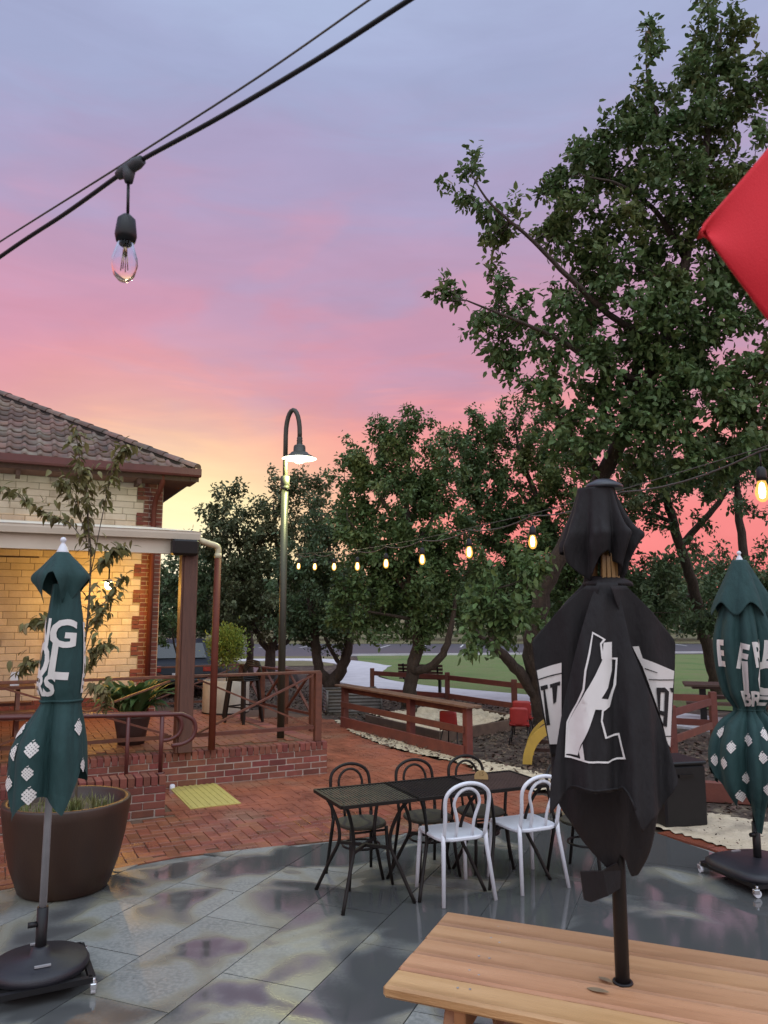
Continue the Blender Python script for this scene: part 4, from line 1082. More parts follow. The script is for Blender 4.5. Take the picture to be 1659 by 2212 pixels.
def umbrella_base(label, loc, rz, round_):
    t = thing('umbrella_base', label, 'umbrella base', loc, rz, 'wheeled umbrella bases')
    if round_:
        MB().lathe([(0, .07), (.235, .07), (.265, .085), (.27, .115), (.255, .138), (.21, .142), (.195, .152), (.06, .165), (.05, .20), (.034, .21), (0, .21)], 44).build('weight', m_basec, t)
    else:
        mb = MB()
        def se(a, b):
            th = 2 * math.pi * a; prof = [(0, .07), (.30, .07), (.335, .085), (.34, .12), (.30, .15), (.16, .165), (.05, .18), (0, .18)]
            r_, z_ = prof[round(b * 7)]; c, s = math.cos(th), math.sin(th); q = (abs(c) ** 3.5 + abs(s) ** 3.5) ** (-1 / 3.5); return (r_ * c * q, r_ * s * q, z_)
        mb.grid(se, 48, 8, True, True).build('weight', m_basec, t)
    MB().box((0, 0, .065), (.52, .07, .03), R(45)).build('cross_bar', m_black, t); MB().box((0, 0, .064), (.52, .07, .03), R(-45)).build('cross_bar', m_black, t)
    fr = MB()
    for a in range(4):
        q = R(45 + 90 * a); q2 = R(135 + 90 * a); r_ = (.36 if round_ else .42)
        fr.bar((r_ * math.cos(q), r_ * math.sin(q), .075), (r_ * math.cos(q2), r_ * math.sin(q2), .075), .035, .03)
    fr.build('trolley', m_black, t)
    for a in range(4):
        q = R(45 + 90 * a); rc_ = .37 if round_ else .43; p = Vector((rc_ * math.cos(q), rc_ * math.sin(q), 0))
        wv = link('caster', None, t, p, q + .6)
        MB().tube([(-.012, 0, .03), (.012, 0, .03)], .028, 16).build('wheel', m_whitep, wv)
        MB().box((0, -.008, .045), (.034, .045, .035)).build('fork', m_chrome, wv, bevel=.004)
        MB().tube([(0, 0, .055), (0, 0, .085)], .010, 8).build('stem', m_chrome, wv)
    for a in (0, 1): MB().box((.0, (-1) ** a * (.17 if round_ else .24), .162), (.085, .02, .008)).build('handle', m_galv, t)
    return t
umbrella_base('round black wheeled base carrying the left green umbrella', (UX, UY, 0), R(28), True)
# right umbrella ---------------------------------------------------
VX, VY = 3.0, 6.5
def zr(Dy): return yp(1615, Dy, VY).z
def xr(Dx, Dy): return yp(Dx, Dy, VY).x - VX
rows = [(1290, 1572, .10), (1330, 1558, .25), (1380, 1547, .32), (1420, 1548, .36), (1460, 1554, .40), (1500, 1566, .42), (1527, 1586, .44), (1536, 1586, .44), (1560, 1556, .40), (1600, 1536, .40), (1650, 1533, .42), (1700, 1545, .44), (1740, 1572, .44), (1800, 1606, .3)]
body = []
cxr = lambda Dy: 1605 + (Dy - 1200) * .045
for Dy, a, f in rows:
    l = (cxr(Dy) - a) / FPX * (VY * .99 + (zr(Dy) - CAM_H) * .1335)
    body.append((zr(Dy), l, l * 1.02, l * 1.0, l * 1.0, f * 1.0))
def hemR(th):
    d = math.degrees(th) % 360
    pts = [(0, 1660), (40, 1700), (90, 1680), (140, 1700), (180, 1655), (196, 1700), (212, 1735), (228, 1700), (250, 1790), (272, 1795), (286, 1720), (305, 1715), (325, 1690), (345, 1730), (360, 1660)]
    for a, b in zip(pts, pts[1:]):
        if a[0] <= d <= b[0]: return zr(a[1] + (b[1] - a[1]) * (d - a[0]) / (b[0] - a[0]))
capt = [(zr(1210), .055, .055, .055, .055, 0), (zr(1225), .085, .085, .085, .085, .05), (zr(1260), .155, .16, .15, .15, .16), (zr(1300), .235, .25, .22, .22, .22), (zr(1336), .285, .30, .265, .265, .26)]
hop_r = [(R(a), zr(b), .042) for a, b in ((-165, 1580), (-140, 1605), (-150, 1640), (-118, 1590), (-92, 1575), (-100, 1622), (-72, 1615), (-60, 1660), (-125, 1672), (-95, 1688), (-80, 1702), (-135, 1710), (-40, 1690), (-170, 1640))]
uR, bcR = green_umbrella('closed dark green umbrella at right edge standing on sandy patio corner', VX, VY, zr, body, None,
    [('E', R(-172), zr(1436), .29, .62, 0), ('F', R(-134), zr(1438), .28, .62, R(-12)), ("R'A", R(-98), zr(1436), .27, .50, R(6)), ('I', R(-126), zr(1494), .36, .7, 0), ('C', R(-94), zr(1494), .36, .55, 0), ('BRE', R(-128), zr(1522), .17, .60, R(4))],
    hop_r, hemR, 9, .4, m_black, .10, zr(1190), lambda th: zr(1316 + 14 * math.cos(6 * th + .6)), capt, 6, .5, True, .45)
MB().tube([bcR.at(2 * math.pi * k / 40, zr(1532), .003) for k in range(40)], .006, 6, closed=True).build('tie_strap', m_green, uR)
umbrella_base('square black wheeled base carrying the right green umbrella', (VX, VY, 0), R(18), False)

# ------------------------------------------------------------------ picnic table
PX, PY = .887, 3.07
ptab = thing('picnic_table', 'pine plank picnic table in front with black umbrella pole through it', 'table', (0, 0, 0), 0)
A_ = gp(965, 1968, .75); B_ = gp(825, 2128, .75)
dv = (B_ - A_); dl = dv.length; dv.normalize(); du = Vector((-dv.y, dv.x, 0))
ptab.location = (A_.x, A_.y, 0); ang = math.atan2(du.y, du.x); ptab.rotation_euler = (0, 0, ang)
pwid = dl / 5
for k in range(5):
    MB().box((.98, 0, 0), (1.96, pwid - .009, .045)).build('plank', m_pine, ptab, (0, -(k + .5) * pwid, .7275 + random.uniform(-.002, .002)), 0, bevel=.010)
for k in range(5):
    for xx in (.265, .309, 1.745, 1.789):
        MB().lathe([(.005, .0), (.005, .0012), (0, .0014)], 10).build('screw', m_galv, ptab, (xx, -(k + .5) * pwid + random.uniform(-.03, .03), .7505))
for xx in (.24, 1.72):
    for s in (-1, 1):
        MB().bar((xx, -dl / 2 + s * .22, .70), (xx, -dl / 2 + s * .62, 0), .045, .14, (0, 0, 1)).build('leg', m_pinek, ptab, bevel=.004)
    MB().box((xx + .047, -dl / 2, .66), (.045, dl - .06, .09)).build('cleat', m_pinek, ptab, bevel=.004)
    MB().box((xx + .047, -dl / 2, .36), (.045, 1.42, .10)).build('crossbeam', m_pinek, ptab, bevel=.004)
    MB().bar((xx + .05, -dl / 2 - .02, .40), (xx + (.42 if xx < 1 else -.42), -dl / 2 - .02, .69), .07, .045).build('brace', m_pinek, ptab)
for s in (-1, 1):
    for j in (0, 1): MB().box((.98, -dl / 2 + s * (.60 + j * .145), .432), (1.9, .14, .04)).build('bench_plank', m_pine, ptab, bevel=.006)
def dleaf(label, loc, rz, s, m):
    t = MB(); n_ = 6; vs_ = []
    for i in range(n_ + 1):
        t_ = i / n_; w_ = .42 * math.sin(math.pi * min(1, .04 + t_ * .96)) ** .8 * (1 - .3 * t_)
        vs_ += [(t_, -w_ / 2, .10 * t_ * t_ + .10 * w_), (t_, 0, .12 * t_ * t_), (t_, w_ / 2, .12 * t_ * t_ + .14 * w_)]
    fs = []
    for i in range(n_): fs += [(3 * i, 3 * i + 1, 3 * i + 4, 3 * i + 3), (3 * i + 1, 3 * i + 2, 3 * i + 5, 3 * i + 4)]
    t.add([(a * s, b * s, c * s) for a, b, c in vs_], fs, True); return tag(t.build('fallen_leaf', m, None, loc, rz), label, 'leaf', 'dead leaves on the picnic table')
m_dl = mat('dead_leaf', (.28, .21, .12), .7, (.18, .12, .07), 30)
q = gp(1305, 2112, .752); dleaf('curled dead leaf resting against the black umbrella pole', (q.x - .02, q.y, .755), R(-60), .07, m_dl)
q = gp(1268, 2135, .752); dleaf('slim dead leaf lying on the pine table left of the pole', (q.x, q.y, .753), R(-38), .085, m_dl)

# ------------------------------------------------------------------ black umbrella
bu = thing('closed_umbrella', 'closed black umbrella with white logo, standing through the pine table', 'umbrella', (PX, PY, 0))
def zb(Dy): return yp(1320, Dy, PY).z
def xb(Dx, Dy): return yp(Dx, Dy, PY).x - PX
MB().tube([(0, 0, 0.02), (0, 0, 2.58)], .0265, 20).build('pole', m_black, bu)
MB().lathe([(0, .03), (.035, .028), (.060, .014), (.075, .004), (.077, -.008), (.0, -.012)], 28, (0, 0, zb(1052))).build('cap', mat('cap_plastic', (.035, .038, .045), .3), bu)
rows = [(1056, 1248, 1325, .0), (1075, 1243, 1332, .12), (1110, 1232, 1350, .22), (1140, 1220, 1372, .34), (1155, 1215, 1393, .42), (1166, 1211, 1388, .46), (1182, 1205, 1376, .5), (1215, 1212, 1358, .52), (1240, 1222, 1352, .42), (1265, 1232, 1348, .42)]
tab = []
for Dy, a, b, f in rows:
    l, r = -xb(a, Dy), xb(b, Dy); m_ = (l + r) / 2; tab.append((zb(Dy), l, r, m_ * .9, m_ * .9, f))
def hemV(th):
    d = math.degrees(th) % 360
    pts = [(0, 1158), (30, 1200), (90, 1215), (150, 1200), (180, 1192), (200, 1215), (222, 1258), (238, 1240), (250, 1205), (262, 1192), (274, 1212), (292, 1228), (312, 1262), (330, 1225), (345, 1178), (360, 1158)]
    for a, b in zip(pts, pts[1:]):
        if a[0] <= d <= b[0]: return zb(a[1] + (b[1] - a[1]) * (d - a[0]) / (b[0] - a[0]))
Cloth(tab, 9, 2.2, hemV, .6, .9).mesh(120, 40).build('vent_canopy', m_blackc, bu, solid=.003)
m_rib = mat('varnished_rib', (.30, .17, .05), .4, (.2, .11, .035), 6)
for k, a in enumerate((-118, -100, -82, -64, 30, 80, 130, 170)):
    c, s = math.cos(R(a)), math.sin(R(a))
    MB().bar((.045 * c, .045 * s, zb(1160)), (.10 * c, .085 * s, zb(1560)), .014, .022).build('rib', m_rib, bu)
MB().lathe([(.029, .004), (.036, .004), (.038, .001), (.038, -.004), (.029, -.004)], 24, (0, 0, .7515)).build('table_ring', m_black, bu)
# inner closed canopy (the bulk of the folded cloth)
rows = [(1245, 1262, 1345, .0), (1262, 1258, 1348, .05), (1300, 1222, 1385, .14), (1345, 1186, 1425, .2), (1385, 1156, 1455, .24), (1440, 1160, 1455, .26), (1540, 1176, 1452, .28), (1640, 1190, 1444, .30), (1690, 1192, 1450, .30), (1760, 1200, 1432, .28), (1830, 1240, 1415, .25), (1890, 1290, 1385, .2)]
tab = []
for Dy, a, b, f in rows:
    l, r = -xb(a, Dy), xb(b, Dy); m_ = (l + r) / 2; tab.append((zb(Dy), l, r, m_ * .42, m_ * .75, f))
def hemB(th):
    d = math.degrees(th) % 360
    pts = [(0, 1690), (14, 1640), (40, 1720), (90, 1760), (140, 1740), (170, 1700), (182, 1700), (200, 1770), (218, 1815), (240, 1868), (256, 1880), (266, 1835), (278, 1850), (300, 1888), (318, 1885), (336, 1800), (348, 1700), (360, 1690)]
    for a, b in zip(pts, pts[1:]):
        if a[0] <= d <= b[0]: return zb(a[1] + (b[1] - a[1]) * (d - a[0]) / (b[0] - a[0]))
bodyB = Cloth(tab, 5, 1.0, hemB, .7, 1.1)
bodyB.mesh(150, 90).build('canopy', m_blackc, bu)
MB().lathe([(0, 0), (.06, 0), (.095, -.02), (.10, -.035), (0, -.02)], 20, (0, 0, zb(1247))).build('canopy_collar', m_blackc, bu)
# front flap hanging over it, heightfield y(x,z)
def flap_y(x, z):
    t_ = max(0, min(1, (zb(1258) - z) / (zb(1258) - zb(1720))))
    u_ = x - xb(1292, 1300)
    r_ = .085 + .15 * t_
    y = -(.125 + .17 * t_ ** .8) + .36 * (u_ / r_) ** 2 * r_ * .55
    y += .030 * (t_ ** .6) * math.sin(u_ * 36 + 2.4 * t_ + .6) + .014 * t_ * math.sin(u_ * 80 + 4 * t_)
    return y
Ledge = [(1258, 1290), (1300, 1274), (1360, 1256), (1420, 1240), (1500, 1222), (1600, 1204), (1690, 1190), (1712, 1188)]
Redge = [(1258, 1334), (1300, 1342), (1396, 1364), (1480, 1396), (1559, 1427), (1614, 1445), (1680, 1464), (1712, 1466)]
def ed(tab_, Dy):
    for a, b in zip(tab_, tab_[1:]):
        if a[0] <= Dy <= b[0]: return a[1] + (b[1] - a[1]) * (Dy - a[0]) / (b[0] - a[0])
    return tab_[-1][1]
def onto(Dx, Dy, fy):
    """x, z of the point seen at (Dx, Dy) on the cloth y = fy(x, z)"""
    y = -.15
    for _ in range(4):
        q = yp(Dx, Dy, PY + y); y = fy(q.x - PX, q.z)
    return (q.x - PX, q.z)
def flapfn(a, b):
    bot = [(0, 1760), (.07, 1735), (.14, 1704), (.35, 1716), (.58, 1708), (.62, 1725), (.72, 1800), (.80, 1772), (.90, 1735), (1.0, 1694)]
    for p, q_ in zip(bot, bot[1:]):
        if p[0] <= a <= q_[0]: hb = p[1] + (q_[1] - p[1]) * (a - p[0]) / (q_[0] - p[0]); break
    Dy = 1258 + (hb - 1258) * b; l, r = ed(Ledge, min(Dy, 1712)), ed(Redge, min(Dy, 1712))
    p = onto(l + (r - l) * a, Dy, flap_y); return Vector((p[0], flap_y(*p), p[1]))
fl_ = MB().grid(flapfn, 80, 70).build('front_flap', m_blackc, bu, solid=.003)
def flat(poly, fy): return [onto(a, b, fy) for a, b in poly]
def put_flap(poly_list, name, m, off):
    print_on(fl_, name, curve_mesh([flat(p, flap_y) for p in poly_list]), .02, lambda x, z_: Vector((x, flap_y(x, z_) - off, z_)), m)
def K6(p): return [((1650 + a / 1.9518) / 1.507, (1500 + b / 1.9518) / 1.507) for a, b in p]
# logo: white outline, black face, white bottle-like figure
outer = K6([(540, 1085), (625, 1135), (600, 1165), (612, 1250), (700, 1250), (690, 1420), (650, 1560), (612, 1590), (605, 1650), (632, 1752), (712, 1728), (757, 1898), (640, 1920), (520, 1920), (365, 1880), (375, 1660), (440, 1540), (478, 1450), (490, 1330), (515, 1220)])
inner = K6([(545, 1100), (608, 1135), (588, 1160), (598, 1258), (688, 1262), (678, 1420), (640, 1548), (600, 1585), (594, 1655), (622, 1765), (704, 1742), (742, 1886), (640, 1908), (520, 1908), (374, 1868), (386, 1665), (450, 1545), (490, 1455), (502, 1335), (527, 1225)])
put_flap([outer, inner], 'logo_outline', m_print, .0075)
put_flap([K6([(612, 1155), (664, 1150), (664, 1330), (640, 1440), (598, 1510), (640, 1515), (672, 1430), (684, 1330), (690, 1400), (655, 1545), (612, 1582), (560, 1580), (545, 1625), (470, 1810), (455, 1875), (366, 1860), (385, 1670), (455, 1545), (495, 1470), (560, 1360), (602, 1270), (608, 1200)])], 'logo_figure', m_print, .0065)
put_flap([K6([(500, 1560), (478, 1580), (500, 1590)])], 'logo_mark', m_print, .0065)
put_flap([K6([(480, 1800), (492, 1900), (472, 1905), (462, 1850)])], 'logo_stroke', m_print, .0065)
MB().tube([flapfn(.16 + .5 * i / 20, .985) + Vector((0, -.004, 0)) for i in range(21)], .004, 6).build('hem_seam', m_blackc, fl_)
# white banner panels on the two side folds
def side_y(sgn):
    def f(x, z_):
        u_ = abs(x - xb(1305, 1450)); return -.06 + .35 * max(0, .30 - u_) * -.5 + .03 * math.sin(u_ * 30)
    return f
def wing(name, edgeL, edgeR, y0, slope, label):
    def fy(x, z_): return y0 + slope * (x - xb(1305, 1450)) + .012 * math.sin(x * 40 + z_ * 3)
    def fn(a, b):
        Dy = edgeL[0][0] + (edgeL[-1][0] - edgeL[0][0]) * b; l, r = ed(edgeL, Dy), ed(edgeR, Dy)
        p = onto(l + (r - l) * a, Dy, fy); return Vector((p[0], fy(*p), p[1]))
    o = MB().grid(fn, 24, 40).build(name, m_blackc, bu, solid=.003); return o, fy
wl, fyl = wing('side_fold', [(1265, 1266), (1320, 1205), (1385, 1149), (1440, 1156), (1540, 1172), (1635, 1192)], [(1265, 1296), (1320, 1282), (1385, 1268), (1440, 1262), (1540, 1252), (1635, 1240)], -.155, -.24, 'left')
wr, fyr = wing('side_fold', [(1265, 1318), (1320, 1338), (1385, 1352), (1440, 1360), (1540, 1380), (1612, 1395), (1640, 1420)], [(1265, 1352), (1320, 1408), (1385, 1459), (1440, 1458), (1540, 1453), (1612, 1447), (1640, 1440)], -.155, .24, 'right')
def put(parent, fy, polys, m, off, name): print_on(parent, name, curve_mesh([flat(p, fy) for p in polys]), .02, lambda x, z_: Vector((x, fy(x, z_) - off, z_)), m)
put(wl, fyl, [K6([(188, 1332), (345, 1282), (345, 1800), (270, 1800)])], m_print, .006, 'banner')
put(wl, fyl, [K6([(198, 1385), (345, 1345), (345, 1352), (198, 1393)])], m_blackc, .009, 'banner_line')
put(wl, fyl, [K6([(210, 1432), (255, 1420), (258, 1445), (240, 1452), (272, 1675), (248, 1680), (228, 1455), (214, 1458)])], m_blackc, .009, 'letter')
put(wl, fyl, [K6([(270, 1420), (335, 1400), (335, 1425), (318, 1428), (310, 1530), (292, 1545), (284, 1440), (272, 1442)])], m_blackc, .009, 'letter')
put(wr, fyr, [K6([(795, 1180), (835, 1178), (860, 1255), (1060, 1335), (1035, 1818), (1015, 1790), (985, 1660), (900, 1420), (860, 1310)])], m_print, .006, 'banner')
put(wr, fyr, [K6([(895, 1385), (1058, 1388), (1058, 1394), (897, 1391)])], m_blackc, .009, 'banner_line')
put(wr, fyr, [K6([(870, 1315), (955, 1345), (950, 1348), (872, 1322)])], m_blackc, .009, 'banner_line')
put(wr, fyr, [K6([(945, 1440), (1000, 1440), (1026, 1465), (1012, 1690), (985, 1680), (994, 1620), (965, 1610), (956, 1570)]), K6([(972, 1470), (1000, 1470), (995, 1590), (968, 1585)])], m_blackc, .009, 'letter')
put(wr, fyr, [K6([(1030, 1442), (1056, 1442), (1056, 1470), (1042, 1470)])], m_blackc, .009, 'letter')
put(wr, fyr, [K6([(1000, 1745), (1040, 1745), (1040, 1751), (1002, 1751)])], m_blackc, .009, 'banner_line')
tie = MB(); tie.prism([(xb(a, b), zb(b)) for a, b in ((1250, 1878), (1290, 1868), (1320, 1850), (1330, 1868), (1328, 1905), (1300, 1918), (1270, 1940), (1258, 1938))], -.006, .006)
tie.v = [(x, z_ - .05 + .03 * math.sin(x * 30), y) for x, y, z_ in tie.v]; tie.build('tie_strap', m_blackc, bu)

# ------------------------------------------------------------------ red umbrella corner close to the camera
ru = thing('red_umbrella', 'blurred red canvas umbrella corner jutting in at upper right', 'umbrella', (1.35, 1.0, 0))
MB().tube([(0, 0, 0), (0, 0, 3.0)], .024, 14).build('pole', m_galv, ru)
tip = yp(1521, 502, .88); up_ = yp(1672, 318, .90); dn = yp(1672, 698, .90)
def redfn(a, b):
    o_ = Vector((1.35, 1.0, 0)); far = Vector((1.30, 1.0, 2.56))
    L_ = (far - tip).length; d = a * a * L_; ax = (far - tip) / L_
    up1 = ((up_ - tip) / max(1e-6, (up_ - tip).dot(ax))); lo1 = ((dn - tip) / max(1e-6, (dn - tip).dot(ax)))
    rnd_ = .006; e_ = math.sqrt(d * d + 2 * d * rnd_ * 1.2)
    hi = tip + ax * d + (up1 - ax * up1.dot(ax)) * min(e_, .34); lo = tip + ax * d + (lo1 - ax * lo1.dot(ax)) * min(e_, .34)
    p = hi.lerp(lo, b); p.y -= .018 * math.sin(math.pi * b) * min(1, d * 8) - .006 * math.sin(5 * b + 9 * d)
    return p - o_
MB().grid(redfn, 50, 24).build('canopy', m_red, ru, solid=.004)
MB().lathe([(.10, 2.40), (.12, 2.5), (.10, 2.72), (.03, 3.0), (0, 3.02)], 16).build('canopy_bundle', m_red, ru)
# ------------------------------------------------------------------ bistro tables and chairs
TA = math.atan2(.411, .9115); E1 = Vector((.9115, .411, 0)); E2 = Vector((.411, -.9115, 0)); TO = Vector((-.553, 6.313, 0))
def bistro_table(label, k, m):
    c = TO + E1 * (.303 + .607 * k) + E2 * .31
    t = thing('bistro_table', label, 'table', c, TA, 'square black bistro tables')
    h = .3; z = .735
    fr = MB()
    for a, b in (((-h, -h), (h, -h)), ((h, -h), (h, h)), ((h, h), (-h, h)), ((-h, h), (-h, -h))): fr.bar((a[0], a[1], z), (b[0], b[1], z), .022, .024)
    top = fr.build('table_frame', m_blackm, t)
    if m:
        for i in range(22):
            x = -h + .02 + i * (.56 / 21); MB().box((x, 0, z + .002), (.015, .575, .006)).build('slat', m, t)
        MB().box((0, 0, z - .006), (.57, .02, .008)).build('cross_strip', m_blackm, t)
    for sx_ in (-1, 1):
        for sy in (-1, 1):
            pts = [(sx_ * .25, sy * .25, z - .01), (sx_ * .20, sy * .20, z - .10), (sx_ * .155, sy * .155, z - .24), (sx_ * .15, sy * .15, z - .36), (sx_ * .20, sy * .20, z - .50), (sx_ * .285, sy * .285, 0)]
            MB().tube(catmull(pts, 4), .0135, 10).build('leg', m_blackm, t)
    MB().bar((-.15, -.15, .37), (.15, .15, .37), .022, .022).build('stretcher', m_blackm, t); MB().bar((-.15, .15, .371), (.15, -.15, .371), .022, .022).build('stretcher', m_blackm, t)
    return t
m_slat1 = m_mossm; m_slat3 = mat('brown_slat', (.045, .024, .018), .55, (.07, .04, .03), 8, .5)
bistro_table('mossy black slatted bistro table, leftmost of the three pushed together', 0, m_slat1)
bistro_table('plain black slatted bistro table, middle of the three pushed together', 1, m_blackm)
bistro_table('brownish slatted bistro table carrying the table number disc', 2, m_slat3)
nd = thing('table_number', 'round wooden table number disc standing on brownish bistro table', 'number', TO + E1 * 1.40 + E2 * .22 + Vector((0, 0, .742)), 0)
m_disc = mat('wood_disc', (.42, .29, .12), .5, (.36, .24, .10), 8)
MB().prism([(.058 * math.cos(R(a)), .058 * math.sin(R(a))) for a in range(-16, 197, 8)], -.007, .007).build('disc', m_disc, nd, (0, 0, .016)).rotation_euler = (R(90), 0, 0)
bm = curve_mesh(text='15', size=.045, bold=.0006)
print_on(nd, 'digits', bm, .03, lambda a, b: Vector((a - .022, -.0076, b + .030)), mat('digit_burn', (.25, .16, .06), .7))
def bentwood(label, loc, rz, m, seat_m, white):
    """faces local -y; the back hoop is at +y"""
    t = thing('bentwood_chair', label, 'chair', loc, rz, 'white bentwood chairs' if white else 'black bentwood chairs')
    sh = .455; r_ = .0145 if white else .0125
    if white:
        pts = [(-.20, -.205), (.20, -.205), (.215, -.12), (.205, .10), (.19, .165), (.10, .205), (-.10, .205), (-.19, .165), (-.205, .10), (-.215, -.12)]
        mb = MB(); mb.prism([(p[0], p[1]) for p in pts], sh - .03, sh); mb.build('seat', seat_m, t, bevel=.008)
    else:
        n_ = 28; pts = []
        for i in range(n_):
            a = 2 * math.pi * i / n_; c, s = math.cos(a), math.sin(a); q = (abs(c) ** 2.5 + abs(s) ** 2.5) ** (-.4); pts.append((.195 * c * q, .195 * s * q))
        MB().prism(pts, sh - .03, sh).build('seat', seat_m, t, bevel=.008)
    for s in (-1, 1):
        if white: fl = [(s * .19, -.19, sh - .015), (s * .205, -.205, .2), (s * .215, -.215, 0)]
        else: fl = [(s * .15, -.16, sh - .02), (s * .16, -.18, .2), (s * .185, -.21, 0)]
        MB().tube(fl, [r_ * 1.15, r_ * 1.05, r_], 10).build('leg', m, t)
        bl = [(s * .165, .185, sh + .02), (s * .175, .20, sh - .1), (s * .20, .26, 0)] if not white else [(s * .178, .19, sh + .04), (s * .18, .20, sh - .06), (s * .215, .27, 0)]
        MB().tube(bl, [r_ * 1.1, r_ * 1.15, r_], 10).build('leg', m, t)
    def hoop(w0, w1, ht, y0, y1):
        p = [(-w0, y0, sh - .01), (-w0 * 1.02, y0 + (y1 - y0) * .45, sh + (ht - sh) * .35), (-w1, y0 + (y1 - y0) * .7, sh + (ht - sh) * .66)]
        for k in range(1, 8):
            a = math.pi - math.pi * k / 8; p.append((w1 * math.cos(a), y0 + (y1 - y0) * (.75 + .25 * math.sin(a)), ht - (ht - sh) * .30 * (1 - math.sin(a))))
        p += [(w1, y0 + (y1 - y0) * .7, sh + (ht - sh) * .66), (w0 * 1.02, y0 + (y1 - y0) * .45, sh + (ht - sh) * .35), (w0, y0, sh - .01)]
        return catmull(p, 3)
    MB().tube(hoop(.172, .185 if white else .175, .855, .188, .27), r_ * 1.05, 10).build('back_hoop', m, t)
    MB().tube(hoop(.07, .105, .815, .18, .258), r_ * .85, 10).build('inner_hoop', m, t)
    if not white:
        ring = [(.15 * math.cos(2 * math.pi * k / 24), .15 * math.sin(2 * math.pi * k / 24), .27) for k in range(24)]
        MB().tube(ring, .009, 8, closed=True).build('leg_ring', m, t)
        MB().tube([(-.155, -.155, sh - .05), (.155, -.155, sh - .05)], .009, 8).build('apron', m, t)
    return t
w1 = Vector((.535, 6.245, 0)); bentwood('white bentwood chair nearest the pine table corner', w1, R(201.5), m_whitep, m_whitep, True)
bentwood('white bentwood chair partly hidden by the black umbrella', (1.135, 6.50, 0), R(204), m_whitep, m_whitep, True)
m_seatm = m_mossm
def chair_at(Dx, Dy, zz=.855): return gp(Dx, Dy, zz)
for Dx, Dy, lab, off in ((755, 1650, 'black bentwood chair at mossy table end, leftmost of the black chairs', 0), (893, 1641, 'black bentwood chair behind the middle bistro table', 0), (1004, 1633, 'black bentwood chair behind the brownish table, below the fence post', 0), (1200, 1650, 'black bentwood chair at right end, mostly behind the black umbrella', 25)):
    p = chair_at(Dx, Dy); a = TA + R(off); fwd = Vector((math.sin(a), -math.cos(a), 0)); c = p + fwd * .26; c.z = 0
    bentwood(lab, c, a, m_blackm, m_seatm, False)

# ------------------------------------------------------------------ big planter, sapling
pc_ = Vector((-2.50, 6.34, 0))
pt = thing('round_planter', 'big round glazed brown planter with weeds beside the green umbrella', 'planter', pc_)
MB().lathe([(0, 0), (.31, 0), (.335, .02), (.40, .20), (.445, .40), (.47, .58), (.478, .655), (.472, .668), (.435, .668), (.425, .655), (.415, .58), (0, .56)], 64).build('pot', m_pot, pt)
mb = MB(); mb.grid(lambda a, b: (.42 * b * math.cos(6.283 * a), .42 * b * math.sin(6.283 * a), .575 + random.uniform(-.012, .012) + .02 * (1 - b)), 40, 10, True, True).build('soil', m_soil, pt)
def blade_tuft(n, h0, h1, r_, m, name, parent, loc):
    mb = MB()
    for k in range(n):
        a = random.uniform(0, 6.28); q = r_ * math.sqrt(random.random()); x, y = q * math.cos(a), q * math.sin(a); h = random.uniform(h0, h1); b = random.uniform(0, 6.28); l = random.uniform(.1, .6) * h; w_ = .004
        dx, dy = math.cos(b), math.sin(b); px, py = -dy * w_, dx * w_
        mb.add([(x - px, y - py, 0), (x + px, y + py, 0), (x + dx * l * .3 + px, y + dy * l * .3 + py, h * .6), (x + dx * l * .3 - px, y + dy * l * .3 - py, h * .6), (x + dx * l, y + dy * l, h)], [(0, 1, 2, 3), (3, 2, 4)])
    o = mb.build(name, m, parent, loc); o['kind'] = 'stuff'; return o
blade_tuft(260, .03, .10, .36, m_weed, 'weeds', pt, (0, -.02, .58))
blade_tuft(60, .08, .16, .05, m_weed, 'weeds', pt, (.12, -.14, .58)); blade_tuft(50, .06, .13, .06, m_weed, 'weeds', pt, (-.02, -.25, .58)); blade_tuft(40, .06, .12, .06, m_weed, 'weeds', pt, (.24, .05, .58))
def leaf_mesh(name, m, L=1.0, wd=.45, n=5, curl=.25):
    mb = MB(); vs_ = []
    for i in range(n + 1):
        t_ = i / n; w_ = wd * math.sin(math.pi * (t_ ** .8) * .98 + .03) * (1.0 if i < n else 0.1)
        z_ = -curl * t_ * t_
        vs_ += [(t_ * L, -w_ / 2, z_ + .18 * w_), (t_ * L, 0, z_), (t_ * L, w_ / 2, z_ + .18 * w_)]
    fs = []
    for i in range(n): fs += [(3 * i, 3 * i + 1, 3 * i + 4, 3 * i + 3), (3 * i + 1, 3 * i + 2, 3 * i + 5, 3 * i + 4)]
    mb.add(vs_, fs, True); me = mb.mesh(name); me.materials.append(m); return me
m_leaf_so = mat('sapling_leaf_o', (.25, .225, .080), .5, (.17, .165, .060), 9, .5, rnd=.35, trans=.22, c3=(.25, .17, .08))
sl_m = [leaf_mesh('leaf', m_leaf_so, 1, .34 + .06 * k, 4, .15 + .15 * k) for k in range(3)]
sap = thing('sapling', 'thin leafy sapling growing from the brown planter behind the umbrella', 'sapling', pc_ + Vector((.02, .12, .57)))
s0 = pc_ + Vector((.02, .12, .57))
def sp_(Dx, Dy, dy=0): return yp(Dx, Dy, 6.46 + dy) - s0
